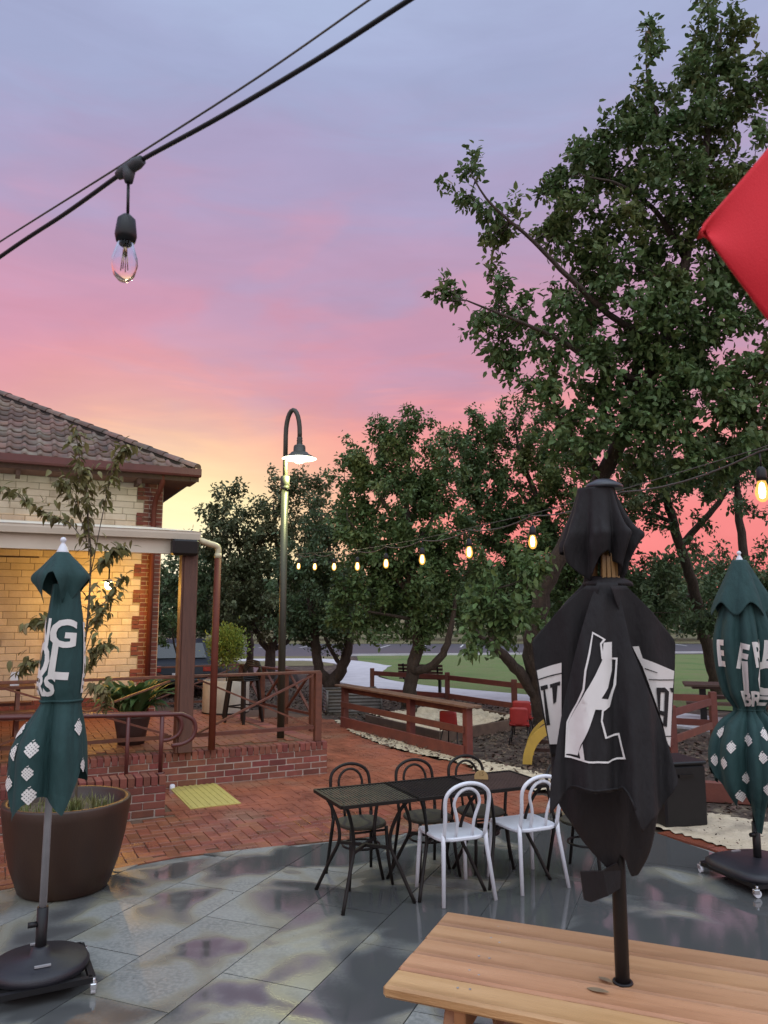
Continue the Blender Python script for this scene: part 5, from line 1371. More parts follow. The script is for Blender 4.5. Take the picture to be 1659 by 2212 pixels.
stems = [
    [Vector((0, 0, 0)), sp_(172, 1500), sp_(190, 1330), sp_(196, 1200), sp_(190, 1130), sp_(183, 1050), sp_(170, 975), sp_(162, 925)],
    [sp_(196, 1240), sp_(222, 1110, .1), sp_(238, 1040, .1), sp_(262, 980, .15), sp_(282, 965, .15)],
    [sp_(192, 1200), sp_(190, 1090, -.1), sp_(182, 1030, -.1), sp_(170, 1000, -.12)],
    [sp_(188, 1180), sp_(150, 1130, .1), sp_(100, 1110, .12), sp_(60, 1085, .15), sp_(5, 1050, .2)],
    [sp_(188, 1170), sp_(165, 1090, -.15), sp_(140, 1050, -.2), sp_(130, 1040, -.2)],
    [sp_(180, 1420), sp_(205, 1350, -.1), sp_(235, 1285, -.12), sp_(268, 1245, -.15)],
    [sp_(180, 1440), sp_(150, 1370, .15), sp_(100, 1340, .2), sp_(55, 1350, .2)],
    [sp_(176, 1480), sp_(195, 1430, -.1), sp_(215, 1400, -.1), sp_(232, 1395, -.1)],
    [sp_(176, 1500), sp_(120, 1440, .2), sp_(70, 1430, .2), sp_(40, 1455, .2)],
    [sp_(174, 1520), sp_(205, 1480, -.12), sp_(222, 1500, -.15), sp_(228, 1530, -.15)],
    [sp_(192, 1240), sp_(220, 1215, -.1), sp_(245, 1190, -.1), sp_(262, 1185, -.1)],
    [sp_(185, 1360), sp_(215, 1330, .1), sp_(205, 1290, .1)],
]
sleaf = []
for si, st in enumerate(stems):
    pts = catmull(st, 6); n_ = len(pts); r0 = .011 if si == 0 else .005
    MB().tube(pts, [r0 * (1 - .75 * i / n_) for i in range(n_)], 6).build('stem', m_stem, sap)
    for i in range(2, n_):
        t_ = i / n_
        if si == 0 and t_ < .42: continue
        if t_ < .25: continue
        for k in range(4):
            side_tw = random.random() < .55
            base_p = pts[i]
            tw = Vector((random.uniform(-1, 1), random.uniform(-1, 1), random.uniform(-.2, .8))).normalized() * random.uniform(.02, .16)
            for q in range(2 if side_tw else 1):
                sleaf.append((base_p + tw * (q + .3) * .7, random.uniform(.06, .105), (random.uniform(-.6, .6), random.uniform(.0, 1.0), random.uniform(0, 6.28))))
random.shuffle(sleaf)
rest = MB()
for i, (p, s, e) in enumerate(sleaf):
    me = sl_m[i % 3]
    if i < 300:
        o = bpy.data.objects.new('leaf', me); col.objects.link(o); o.parent = sap; o.location = p; o.scale = (s, s, s); o.rotation_euler = e
    else:
        mm = Matrix.Translation(p) @ Euler(e).to_matrix().to_4x4() @ Matrix.Scale(s, 4)
        rest.add([mm @ v.co for v in me.vertices], [list(f.vertices) for f in me.polygons], True)
if rest.f: rest.build('leaf', m_leaf_s, sap)['kind'] = 'stuff'
# ------------------------------------------------------------------ play area
def post(parent, p, h, s, m=m_fence, nm='post'): return MB().box((p[0], p[1], h / 2 - .02), (s, s, h + .04)).build(nm, m, parent, bevel=.004)
# ledge fence along the paving
cf = thing('ledge_fence', 'red timber fence with a broad weathered ledge beside the paving', 'fence', (0, 0, 0))
P0 = Vector((1.245, 11.80, 0)); P2 = Vector((-.75, 15.15, 0)); d_ = (P2 - P0).normalized(); nn_ = Vector((d_.y, -d_.x, 0))
Lc = (P2 - P0).length; ca_ = math.atan2(d_.y, d_.x)
for t_ in (0, .40, 1.0):
    p = P0 + d_ * Lc * t_; MB().box((0, 0, .36), (.11, .11, .76)).build('post', m_fence, cf, (p.x, p.y, 0), ca_, bevel=.004)
m_ledge = mat('ledge_wood', (.20, .12, .07), .55, (.11, .05, .03), 4, .5, .3, 30, stretch=(2, 2, 2))
pm_ = P0 + d_ * Lc * .5
for k in (-1, 1): MB().box((0, 0, 0), (Lc + .35, .135, .035)).build('ledge_plank', m_ledge, cf, (pm_.x + nn_.x * .07 * k, pm_.y + nn_.y * .07 * k, .765), ca_, bevel=.005)
MB().box((0, 0, 0), (Lc, .035, .11)).build('under_rail', m_fence, cf, (pm_.x + nn_.x * .06, pm_.y + nn_.y * .06, .69), ca_)
MB().box((0, 0, 0), (Lc, .035, .10)).build('rail', m_fence, cf, (pm_.x - nn_.x * .075, pm_.y - nn_.y * .075, .42), ca_, bevel=.003)
MB().box((0, 0, 0), (Lc, .04, .20)).build('kick_board', m_fence, cf, (pm_.x - nn_.x * .078, pm_.y - nn_.y * .078, .09), ca_, bevel=.003)
# back fence along the footpath
bf = thing('rail_fence', 'low red two-rail timber fence along the pale footpath', 'fence', (0, 0, 0))
fpts = [Vector((-.3, 19.9, 0)), Vector((1.49, 18.5, 0)), Vector((2.72, 16.45, 0)), Vector((4.25, 14.6, 0)), Vector((5.75, 13.8, 0))]
for p in fpts: post(bf, p, .78, .11)
for a, b in zip(fpts, fpts[1:]):
    o_ = Vector((0, 0, 0))
    MB().bar(a + Vector((0, -.0, .66)), b + Vector((0, 0, .66)), .035, .11).build('rail', m_fence, bf); MB().bar(a + Vector((0, 0, .24)), b + Vector((0, 0, .24)), .035, .11).build('rail', m_fence, bf)
sf = thing('rail_fence', 'red two-rail timber fence behind the black umbrella at right', 'fence', (0, 0, 0))
fp2 = [Vector((5.66, 13.68, 0)), Vector((4.4, 12.1, 0)), Vector((3.4, 10.4, 0))]
for p in fp2[1:]: post(sf, p, .74, .11)
for a, b in zip(fp2, fp2[1:]):
    MB().bar(a + Vector((0, 0, .62)), b + Vector((0, 0, .62)), .035, .11).build('rail', m_fence, sf); MB().bar(a + Vector((0, 0, .22)), b + Vector((0, 0, .22)), .035, .11).build('rail', m_fence, sf)
# sandpit edging
se = thing('sandpit', 'timber edged sandpit with mounded pale sand inside the play area', 'sandpit', (0, 0, 0))
q = [Vector((-.35, 15.6, 0)), Vector((.95, 13.35, 0)), Vector((2.75, 15.25, 0)), Vector((1.55, 17.65, 0))]
m_sleep = mat('grey_sleeper', (.16, .11, .075), .85, (.09, .06, .045), 6, .5, .3, 30)
for a, b in zip(q, q[1:] + q[:1]): MB().bar(a + Vector((0, 0, .07)), b + Vector((0, 0, .07)), .05, .2).build('sleeper', m_sleep, se, bevel=.005)
# children's chairs
def kid_chair(label, loc, rz):
    t = thing('child_chair', label, 'chair', loc, rz, 'red plastic children chairs')
    MB().grid(lambda a, b: ((a - .5) * .32 * (1 - .08 * b), .15 + .03 * b - .05 * (1 - (2 * a - 1) ** 2) * 0 + .035 * (1 - (2 * a - 1) ** 2), .31 + .30 * b - .02 * ((2 * a - 1) ** 6)), 13, 8).build('backrest', m_redp, t, solid=.008)
    MB().grid(lambda a, b: ((a - .5) * .33, -.17 + .35 * b, .315 - .018 * (1 - (2 * a - 1) ** 2) + (.03 * (b - .85) / .15 if b > .85 else 0) - (.02 * (.12 - b) / .12 if b < .12 else 0)), 13, 12).build('seat', m_redp, t, solid=.008)
    for s in (-1, 1):
        MB().tube([(s * .12, -.10, .31), (s * .17, -.19, 0)], .010, 8).build('leg', m_black, t); MB().tube([(s * .12, .10, .31), (s * .17, .20, 0)], .010, 8).build('leg', m_black, t)
    MB().tube([(-.14, .17, .40), (-.12, .10, .315), (.12, .10, .315), (.14, .17, .40)], .009, 8).build('frame', m_black, t)
    return t
kid_chair("red child's chair standing behind the ledge fence rail", (1.10, 12.65, 0), R(150))
kid_chair("lower red child's chair stacked at the tree trunk", (2.26, 13.15, 0), R(165))
kid_chair("upper red child's chair stacked on another at the trunk", (2.32, 13.22, .10), R(165))
# yellow climbing arch
ya = thing('climbing_arch', 'yellow arched climbing frame with dark rungs behind the black umbrella', 'play frame', (2.56, 11.1, 0), R(-13))
for yy in (0, .75):
    outer_ = []; 
    mb = MB(); n_ = 28
    for i in range(n_ + 1):
        a = math.pi * i / n_
        for rr in (.62, .49): mb.v += [(rr * math.cos(a), yy - .03, .03 + rr * math.sin(a) * 1.0), (rr * math.cos(a), yy + .03, .03 + rr * math.sin(a) * 1.0)]
    for i in range(n_):
        k = 4 * i
        for a_, b_2 in ((0, 1), (1, 3), (3, 2), (2, 0)): mb.f.append([k + a_, k + b_2, k + 4 + b_2, k + 4 + a_]); mb.s.append(False)
    mb.build('arch', m_yel, ya)
for k in range(9):
    a = math.pi * (k + .6) / 9.2; MB().box((.555 * math.cos(a), .375, .03 + .555 * math.sin(a)), (.035, .69, .07), Matrix.Rotation(-a, 3, 'Y')).build('rung', m_timber_d, ya)
for z_ in (.10, .22, .34): MB().box((0, .78, z_), (1.0, .03, .05)).build('slat', m_timber_d, ya)
# corrugated raised bed
cb = thing('raised_bed', 'weathered corrugated raised garden bed beneath the forked tree', 'garden bed', (-.72, 17.6, 0), R(12))
for s in (-1, 1): MB().grid(lambda a, b: (-.60 + 1.2 * a, s * .38 + .012 * math.sin(b * 44), -.02 + .50 * b), 2, 60).build('side_panel', m_corr, cb, solid=.003)
for s in (-1, 1): MB().grid(lambda a, b: (s * .60 + .012 * math.sin(b * 44), -.38 + .76 * a, -.02 + .50 * b), 2, 60).build('end_panel', m_corr, cb, solid=.003)
MB().box((0, 0, .42), (1.16, .72, .03)).build('soil', m_soil, cb)
for s in (-1, 1):
    for r_ in (-1, 1): MB().tube([(s * .6, r_ * .38, -.02), (s * .6, r_ * .38, .49)], .025, 8).build('corner', m_corr, cb)
# bench by the footpath
be = thing('park_bench', 'dark slatted park bench by the footpath, behind the forked trunk', 'bench', (1.05, 21.3, 0), R(160))
for k in range(4): MB().box((0, .20 + k * .012, .50 + .09 * k), (1.25, .025, .07)).build('back_slat', m_timber_d, be)
for k in range(4): MB().box((0, -.16 + .09 * k, .42), (1.25, .075, .03)).build('seat_slat', m_timber_d, be)
for s in (-1, 1): MB().box((s * .48, 0, .20), (.07, .09, .44)).build('leg', m_black, be); MB().bar((s * .48, .17, .40), (s * .48, .25, .82), .04, .04).build('back_support', m_black, be)
# brown picnic table beyond the fence
bt_ = thing('park_table', 'dark brown park table beyond the fence, left of the right umbrella', 'table', (6.9, 15.6, 0), R(-18))
for k in range(5): MB().box((0, -.32 + k * .16, .74), (1.8, .145, .045)).build('plank', m_timber_d, bt_, bevel=.004)
MB().box((0, 0, .69), (1.5, .5, .05)).build('cleat', m_timber_d, bt_)
for s in (-1, 1): MB().box((s * .55, 0, .34), (.12, .12, .72)).build('leg', m_black, bt_); MB().box((0, s * .72, .44), (1.8, .26, .045)).build('bench', m_timber_d, bt_); MB().box((s * .55, 0, .40), (.08, 1.5, .07)).build('crossbeam', m_timber_d, bt_)
# black cube by the patio edge
bb = thing('black_box', 'black square bin on the sand between black and green umbrellas', 'bin', (2.98, 8.28, 0), R(14))
mb = MB(); mb.prism([(-.24, -.24), (.24, -.24), (.24, .24), (-.24, .24)], .0, .60); mb.build('body', m_black, bb, bevel=.02)
MB().box((0, 0, .62), (.50, .50, .035)).build('lid', m_black, bb, bevel=.012)
MB().box((0, -.25, .50), (.16, .02, .03)).build('handle', m_blackm, bb)
rs = thing('timber_sleeper', 'maroon timber sleeper edging the mulch behind the black bin', 'sleeper', (3.6, 9.3, 0), R(-18))
MB().box((0, 0, .09), (2.2, .12, .22)).build('beam', m_fence, rs, bevel=.006)
# rocks at the garden edge
def rock(label, loc, s, seed):
    rr = random.Random(seed); bm = bmesh.new(); bmesh.ops.create_icosphere(bm, subdivisions=3, radius=1)
    from mathutils import noise as mn
    for v in bm.verts:
        f = 1 + .22 * mn.noise(v.co * 1.7 + Vector((seed, 0, 0))); v.co = Vector((v.co.x * s[0] * f, v.co.y * s[1] * f, max(-.1, v.co.z * s[2] * f + s[2] * .6)))
    me = bpy.data.meshes.new('boulder'); bm.to_mesh(me); bm.free(); me.materials.append(m_rock); me.polygons.foreach_set('use_smooth', [True] * len(me.polygons))
    return tag(link('boulder', me, None, loc), label, 'boulder', 'dark boulders on garden edge')
rock('dark boulder seen above the far railing corner, right of the ball tree', (-4.6, 22.6, 0), (.62, .5, .52), 3)
rock('low dark boulder left of the ball tree, beyond the railing', (-5.6, 21, 0), (.55, .4, .22), 8)
rock('small dark boulder just right of the street lamp', (-2.9, 23.5, 0), (.35, .35, .33), 5)
# parked car
car = thing('parked_car', 'dark blue parked car glimpsed between house corner and veranda post', 'car', (-5.95, 22.3, 0), R(20))
m_car = mat('car_paint', (.006, .008, .016), .38, (.008, .010, .018), 2, spec=.25); m_cglass = mat('car_glass', (.015, .017, .02), .08)
prof = [(-2.1, .30), (-2.15, .60), (-2.05, .85), (-1.75, .95), (-1.35, 1.38), (-1.0, 1.47), (.3, 1.46), (1.0, .98), (1.9, .86), (2.12, .65), (2.12, .30)]
mb = MB(); n_ = len(prof)
for x, yy in ((-.88, 0), (-.86, 1), (.86, 1), (.88, 0)):
    pass
vs_ = []
for s in (-1, 1):
    for (y, z_) in prof: vs_.append((s * (.90 - .20 * max(0, z_ - .9) / .55), y, z_))
mb.add(vs_, [list(range(n_)), list(range(2 * n_ - 1, n_ - 1, -1))] + [(i, i + n_, (i + 1) % n_ + n_, (i + 1) % n_) for i in range(n_)]); mb.build('body', m_car, car, bevel=.04)
mb = MB(); mb.add([(-.66, -1.73, .985), (.66, -1.73, .985), (.58, -1.40, 1.36), (-.58, -1.40, 1.36)], [(0, 1, 2, 3)]); mb.v = [(x, y - .015, z_ + .012) for x, y, z_ in mb.v]; mb.build('rear_window', m_cglass, car)
for s in (-1, 1):
    mb = MB(); mb.add([(s * .885, -1.45, 1.0), (s * .885, .75, 1.0), (s * .735, .25, 1.40), (s * .735, -1.1, 1.40)], [(0, 1, 2, 3)]); mb.build('side_window', m_cglass, car)
    MB().box((s * .68, -2.11, .74), (.30, .06, .16)).build('tail_light', mat('tail_light', (.5, .06, .04), .2), car, bevel=.01)
    MB().box((s * .95, .55, 1.0), (.16, .09, .11)).build('mirror', m_car, car, bevel=.02)
    for yy in (-1.35, 1.35):
        wh = link('wheel', None, car, (s * .80, yy, .31))
        MB().tube([(-.10, 0, 0), (.10, 0, 0)], .31, 24).build('tyre', m_black, wh); MB().tube([(-.105, 0, 0), (.105, 0, 0)], .19, 16).build('rim', m_chrome, wh)
MB().box((0, -2.14, .58), (.5, .02, .11)).build('number_plate', m_whitep, car)
MB().box((0, -2.13, .40), (1.6, .08, .16)).build('bumper', m_black, car, bevel=.03)

# ------------------------------------------------------------------ trees
LEAF = np.array([(0, 0, 0), (.32, -.26, .07), (.72, -.20, .05), (1.0, 0, -.06), (.72, .20, .05), (.32, .26, .07)])
def leaves_mesh(name, pos, ax, nrm, size, m):
    n = len(pos); ax = ax / np.linalg.norm(ax, axis=1)[:, None]
    sd_ = np.cross(nrm, ax); sd_ /= (np.linalg.norm(sd_, axis=1)[:, None] + 1e-9); up_ = np.cross(ax, sd_)
    v = pos[:, None, :] + size[:, None, None] * (LEAF[None, :, 0, None] * ax[:, None, :] + LEAF[None, :, 1, None] * sd_[:, None, :] + LEAF[None, :, 2, None] * up_[:, None, :])
    me = bpy.data.meshes.new(name); me.vertices.add(n * 6); me.vertices.foreach_set('co', v.astype(np.float32).ravel())
    base = (np.arange(n) * 6)[:, None]
    idx = np.concatenate([base + np.array([0, 1, 2, 3]), base + np.array([0, 3, 4, 5])], axis=1).reshape(-1)
    me.loops.add(n * 8); me.loops.foreach_set('vertex_index', idx.astype(np.int32))
    me.polygons.add(n * 2); me.polygons.foreach_set('loop_start', (np.arange(n * 2) * 4).astype(np.int32)); me.polygons.foreach_set('loop_total', np.full(n * 2, 4, np.int32))
    me.update(calc_edges=True); me.validate(); me.materials.append(m); return me
def tree(name, label, depth, limbs, blobs, leaf, m, per=40, dens=1.0, shell=.55, spread=.30, group='pear trees around the play area', drop=.5, twig_r=.006, thin=1.0):
    """limbs: lists of (Dx, Dy, depth, radius); blobs: (Dx, Dy, rx, ry[, ddepth, density])"""
    base = yp(limbs[0][0][0], limbs[0][0][1], limbs[0][0][2]); base.z = -.03
    t = thing(name, label, 'tree', base, 0, group)
    sk = []; trunk = MB(); 
    for li, lm in enumerate(limbs):
        pts = [yp(a, b, c) - base for a, b, c, r_ in lm]
        if li == 0: pts[0] = Vector((0, 0, -.05))
        rs = [r_ for *_, r_ in lm]
        cp = catmull(pts, 6); rr = []
        for i in range(len(cp)):
            f = i / 6; k = min(int(f), len(rs) - 2); rr.append(rs[k] + (rs[k + 1] - rs[k]) * min(1, f - k))
        if li == 0: rr[0] *= 1.35; rr[1] *= 1.12
        cp = [p + Vector((random.gauss(0, 1), random.gauss(0, 1), 0)) * rr[i] * .12 for i, p in enumerate(cp)]
        MB().tube(cp, rr, 12).build('trunk' if li == 0 else 'limb', m_bark, t)
        for p, r_ in zip(cp[2 if li == 0 else 0:], rr[2 if li == 0 else 0:]): sk.append(p)
    sk = np.array([tuple(p) for p in sk]); P_, A_, N_, S_ = [], [], [], []; tw = MB()
    zc = depth
    for b in blobs:
        dx, dy, rx, ry = b[:4]; dd = b[4] if len(b) > 4 else 0; dn = b[5] if len(b) > 5 else 1
        c = np.array(yp(dx, dy, depth + dd) - base); k = zc / FPX; ax_, az_ = rx * k, ry * k; ay_ = max(ax_, az_) * 1.0
        nc = max(2, int(dens * dn * 4.0 * (ax_ * az_ * 3.1416) / (spread * spread * 3.1416)))
        for _ in range(nc):
            while True:
                q = rng.uniform(-1, 1, 3)
                l = np.linalg.norm(q)
                if l < 1: break
            q = q / (l + 1e-6) * (shell + (1 - shell) * rng.random()) ** (1 / 1.6) if rng.random() < .75 else q
            pc = c + q * np.array([ax_, ay_, az_])
            d = sk - pc; d2 = (d * d).sum(1) + 2.0 * np.maximum(0, sk[:, 2] - pc[2] + .1) ** 2
            j = int(np.argmin(d2)); s0_ = sk[j]; dirv = pc - s0_; L_ = np.linalg.norm(dirv) + 1e-6
            mid = s0_ + dirv * .55 + np.array([0, 0, -.06 * L_]) + rng.normal(0, .04 * L_, 3)
            tw.tube([Vector(s0_), Vector(mid), Vector(pc)], [twig_r * (1.2 + L_ * 1.3), twig_r * (1 + L_ * .5), twig_r * .6], 4, cap=False)
            if rng.random() < .5: sk = np.vstack([sk, (mid + pc) / 2])
            sd_ = dirv / L_ * .6 + rng.normal(0, .45, 3) + np.array([0, 0, .35]); sd_ /= np.linalg.norm(sd_)
            n_ = max(3, int(per * 7.0 * thin * rng.uniform(.6, 1.3)))
            tt = rng.uniform(-.9, 1.15, n_); pp_ = pc + sd_[None, :] * (tt * spread)[:, None] + rng.normal(0, spread * .24, (n_, 3))
            a_ = sd_[None, :] * .5 + rng.normal(0, .65, (n_, 3)); a_[:, 2] -= drop
            P_.append(pp_); A_.append(a_); N_.append(rng.normal(0, .6, (n_, 3)) + np.array([0, -.15, .8])); S_.append(rng.uniform(.42, 1.35, n_) * leaf)
    tw.build('twigs', m_bark, t)['kind'] = 'stuff'
    me = leaves_mesh('crown', np.concatenate(P_), np.concatenate(A_), np.concatenate(N_), np.concatenate(S_), m)
    cr = link('crown', me, t); return t
# T1: tall pear at right
tree('pear_tree', 'tallest pear tree, its leafy limbs reaching left across the upper right sky', 13.4,
     [[(1178, 1558, 15.7, .21), (1165, 1480, 15.5, .19), (1150, 1400, 15.2, .18), (1185, 1250, 14.8, .17), (1290, 1050, 14.2, .15), (1390, 850, 13.8, .13), (1460, 650, 13.5, .10), (1510, 420, 13.4, .07), (1540, 200, 13.4, .045), (1560, 40, 13.4, .02)],
      [(1165, 1510, 15.6, .13), (1120, 1450, 15.3, .11), (1070, 1400, 14.9, .09), (1030, 1370, 14.6, .06), (1010, 1330, 14.4, .03)],
      [(1430, 740, 13.6, .075), (1330, 690, 13.3, .06), (1240, 610, 13.0, .05), (1150, 520, 12.8, .035), (1060, 440, 12.7, .022), (1020, 380, 12.7, .012)],
      [(1400, 830, 13.8, .07), (1300, 790, 13.3, .055), (1200, 730, 13.0, .042), (1110, 690, 12.8, .028), (1010, 650, 12.7, .014)],
      [(1480, 560, 13.5, .06), (1420, 460, 13.2, .045), (1340, 400, 13.0, .03), (1260, 380, 12.9, .015)],
      [(1490, 500, 13.5, .055), (1600, 420, 13.6, .04), (1680, 300, 13.8, .025)],
      [(1510, 420, 13.5, .05), (1440, 300, 13.3, .03), (1400, 180, 13.2, .016), (1395, 60, 13.2, .006)],
      [(1440, 700, 13.6, .07), (1560, 640, 13.9, .05), (1680, 560, 14.2, .03)],
      [(1390, 850, 13.8, .08), (1520, 830, 14.0, .06), (1660, 820, 14.4, .03)],
      [(1300, 1030, 14.2, .07), (1230, 930, 13.7, .045), (1180, 860, 13.4, .025)]],
     [(1548, 80, 62, 100), (1530, 210, 95, 90), (1625, 200, 50, 70), (1395, 75, 16, 38, 0, .7), (1410, 150, 22, 45, 0, .8), (1470, 290, 90, 80), (1385, 260, 60, 55), (1610, 350, 80, 100), (1330, 340, 85, 65), (1260, 350, 55, 55), (1235, 410, 55, 50), (1420, 420, 110, 80), (1012, 358, 20, 38, 0, .8), (1000, 420, 24, 22, 0, .8), (1052, 445, 30, 26, 0, .9), (1110, 470, 45, 40, 0, .8), (1075, 515, 28, 26, 0, .7), (1170, 520, 60, 42, 0, .8), (1250, 480, 75, 55, 0, .9), (1360, 540, 110, 80), (1500, 540, 120, 110), (1640, 560, 100, 130),
      (1260, 610, 80, 55, 0, .7), (985, 642, 22, 28, 0, .9), (1075, 635, 36, 42, 0, .8), (1025, 690, 34, 26, 0, .8), (1100, 690, 50, 34, 0, .8), (1045, 735, 45, 24, 0, .7), (1130, 750, 62, 38, 0, .8), (1100, 795, 34, 24, 0, .7), (1200, 700, 72, 48, 0, .8), (1330, 690, 110, 80), (1460, 700, 120, 100), (1600, 740, 110, 120), (1250, 790, 80, 65, 0, .95), (1380, 830, 110, 85), (1520, 870, 120, 90), (1630, 910, 90, 90), (1200, 850, 60, 50, 0, .9), (1290, 900, 90, 60), (1420, 950, 110, 70), (1250, 970, 70, 55), (1560, 1000, 100, 55),
      (1080, 1290, 60, 45, -.2), (1020, 1325, 42, 30, -.2), (1120, 1340, 55, 40, -.1), (1040, 1385, 50, 26, -.2), (1150, 1240, 50, 45, 0)],
     .140, m_leaf, per=21, dens=.95, spread=.30, thin=.58)
# T2: pear behind, right
tree('pear_tree', 'slanting pear tree at right with pink sky glowing through its leaves', 18.5,
     [[(1553, 1510, 20.2, .16), (1535, 1430, 19.9, .15), (1505, 1300, 19.5, .14), (1470, 1180, 19.1, .12), (1440, 1080, 18.9, .10), (1400, 960, 18.6, .07), (1390, 850, 18.5, .04)],
      [(1470, 1180, 19.1, .09), (1540, 1100, 18.9, .07), (1600, 1020, 18.7, .05), (1650, 950, 18.6, .03)], [(1455, 1130, 19, .06), (1380, 1100, 18.8, .045), (1310, 1080, 18.6, .02)], [(1500, 1290, 19.5, .06), (1430, 1290, 19.2, .04), (1370, 1270, 19, .02)],
      [(1650, 1500, 18.9, .13), (1625, 1300, 18.8, .12), (1600, 1150, 18.7, .10), (1590, 1000, 18.6, .06)]],
     [(1340, 1240, 60, 60), (1420, 1290, 70, 36), (1350, 1330, 90, 36), (1450, 1060, 110, 34), (1350, 1080, 60, 45, 0, .8), (1400, 1010, 90, 55), (1600, 990, 100, 60), (1500, 1040, 80, 40, 0, .8), (1430, 1120, 50, 30, 0, .45), (1560, 1120, 70, 40, 0, .30), (1640, 1080, 40, 50, 0, .6), (1330, 1180, 60, 70, 0, .8), (1400, 1220, 60, 50, 0, .45), (1390, 1300, 100, 45), (1480, 1330, 110, 45), (1460, 1250, 50, 25, 0, .4), (1600, 1280, 80, 50, 0, .6), (1530, 1190, 40, 30, 0, .25), (1620, 1200, 40, 30, 0, .35)],
     .12, m_leaf_d, per=20, dens=.8, spread=.36)
# T3: mid pear inside the fence
tree('pear_tree', 'rounded pear tree rising from the play area right of the street lamp', 17.2,
     [[(882, 1536, 17.6, .17), (885, 1490, 17.5, .155), (895, 1430, 17.4, .14), (905, 1370, 17.4, .13), (890, 1280, 17.3, .11), (880, 1160, 17.2, .08), (880, 1040, 17.2, .05), (890, 930, 17.2, .02)],
      [(893, 1450, 17.4, .10), (930, 1440, 17.1, .09), (960, 1405, 16.9, .08), (975, 1350, 16.8, .06), (985, 1290, 16.8, .04)], [(890, 1290, 17.3, .06), (840, 1230, 17.0, .05), (790, 1170, 16.8, .03), (750, 1120, 16.7, .015)], [(882, 1180, 17.2, .05), (830, 1090, 17, .04), (790, 1010, 17, .02)], [(880, 1200, 17.2, .05), (940, 1110, 17.1, .04), (970, 1020, 17.1, .02)], [(900, 1340, 17.3, .05), (850, 1330, 17, .035), (790, 1320, 16.9, .02)]],
     [(815, 935, 22, 36, 0, .8), (890, 920, 36, 34), (850, 965, 55, 48), (760, 980, 26, 32, 0, .8), (738, 1015, 22, 25, 0, .8), (785, 1030, 52, 52), (900, 1010, 60, 60), (955, 975, 26, 36, 0, .7), (960, 1050, 60, 55), (860, 1080, 95, 70), (755, 1110, 45, 45), (780, 1150, 62, 50), (930, 1140, 95, 70), (850, 1190, 90, 60), (780, 1250, 66, 55), (900, 1260, 90, 70), (985, 1230, 66, 70), (765, 1320, 48, 42), (850, 1320, 70, 42), (960, 1320, 60, 42), (930, 1380, 60, 24, 0, .8), (800, 1365, 42, 20, 0, .7)],
     .105, m_leaf, per=21, dens=.95, spread=.30)
# T8: pear between, trunk behind the black umbrella
tree('pear_tree', 'pear tree between the tall and the rounded one, its trunk hidden by the black umbrella', 19.4,
     [[(1262, 1480, 19.6, .16), (1255, 1380, 19.6, .14), (1230, 1260, 19.5, .12), (1180, 1120, 19.4, .09), (1130, 1000, 19.4, .05), (1110, 910, 19.4, .02)], [(1225, 1240, 19.5, .07), (1140, 1200, 19.3, .05), (1060, 1170, 19.2, .03)], [(1190, 1140, 19.4, .06), (1120, 1060, 19.3, .04), (1060, 970, 19.3, .02)]],
     [(1000, 1000, 44, 56), (975, 965, 28, 34, 0, .8), (1052, 905, 34, 32), (1110, 900, 36, 30), (1030, 960, 40, 40), (1110, 960, 62, 52), (1180, 950, 60, 60), (1040, 1030, 56, 50), (1130, 1050, 75, 60), (1220, 1040, 75, 70), (1050, 1110, 62, 52), (1150, 1140, 80, 60), (1240, 1140, 70, 70), (1060, 1200, 70, 52), (1160, 1230, 80, 55), (1090, 1280, 75, 45), (1210, 1310, 80, 50), (1130, 1345, 60, 30), (1280, 1250, 60, 70)],
     .115, m_leaf, per=20, dens=.9, spread=.32)
# T4: forked trunk
tree('pear_tree', 'dark fork-trunked pear tree behind the corrugated bed', 20.5,
     [[(722, 1508, 20.6, .22), (716, 1478, 20.5, .19), (740, 1440, 20.4, .14), (752, 1390, 20.3, .12), (750, 1320, 20.3, .10), (720, 1230, 20.3, .07), (705, 1150, 20.3, .03)], [(712, 1480, 20.5, .15), (690, 1445, 20.5, .13), (682, 1390, 20.5, .12), (672, 1300, 20.5, .09), (660, 1220, 20.5, .05)], [(736, 1436, 20.4, .06), (715, 1405, 20.3, .05), (700, 1370, 20.3, .04)]],
     [(700, 1130, 42, 46), (715, 1200, 58, 52), (650, 1220, 56, 52), (740, 1265, 52, 46), (680, 1290, 76, 52), (640, 1330, 66, 42), (735, 1335, 62, 40), (690, 1365, 70, 30)],
     .11, m_leaf_d, per=20, dens=1.0, spread=.34)
# T5: left group
tree('pear_tree', 'warm brown-green pear tree directly behind the street lamp post', 26,
     [[(585, 1440, 27, .20), (585, 1405, 27, .17), (600, 1370, 26.8, .12), (610, 1300, 26.6, .11), (600, 1200, 26.4, .08), (590, 1090, 26.2, .03)], [(583, 1408, 27, .12), (560, 1375, 26.9, .10), (540, 1330, 26.6, .08), (520, 1220, 26.4, .05), (510, 1100, 26.3, .02)], [(586, 1405, 27, .09), (625, 1380, 26.9, .07), (645, 1300, 26.6, .05), (660, 1150, 26.4, .03)]],
     [(513, 1055, 20, 28, 0, .8), (470, 1085, 24, 22, 0, .8), (490, 1120, 40, 36), (550, 1100, 30, 34, 0, .8), (600, 1050, 18, 32, 0, .8), (640, 1050, 28, 34), (682, 1050, 20, 30, 0, .8), (540, 1150, 56, 42), (610, 1120, 42, 46), (665, 1120, 42, 56), (500, 1190, 52, 46), (580, 1200, 66, 52), (650, 1210, 56, 56), (520, 1260, 62, 52), (600, 1280, 72, 52), (500, 1320, 52, 40), (570, 1340, 66, 36), (640, 1330, 52, 40)],
     .13, m_leaf_b, per=20, dens=1.0, spread=.38)
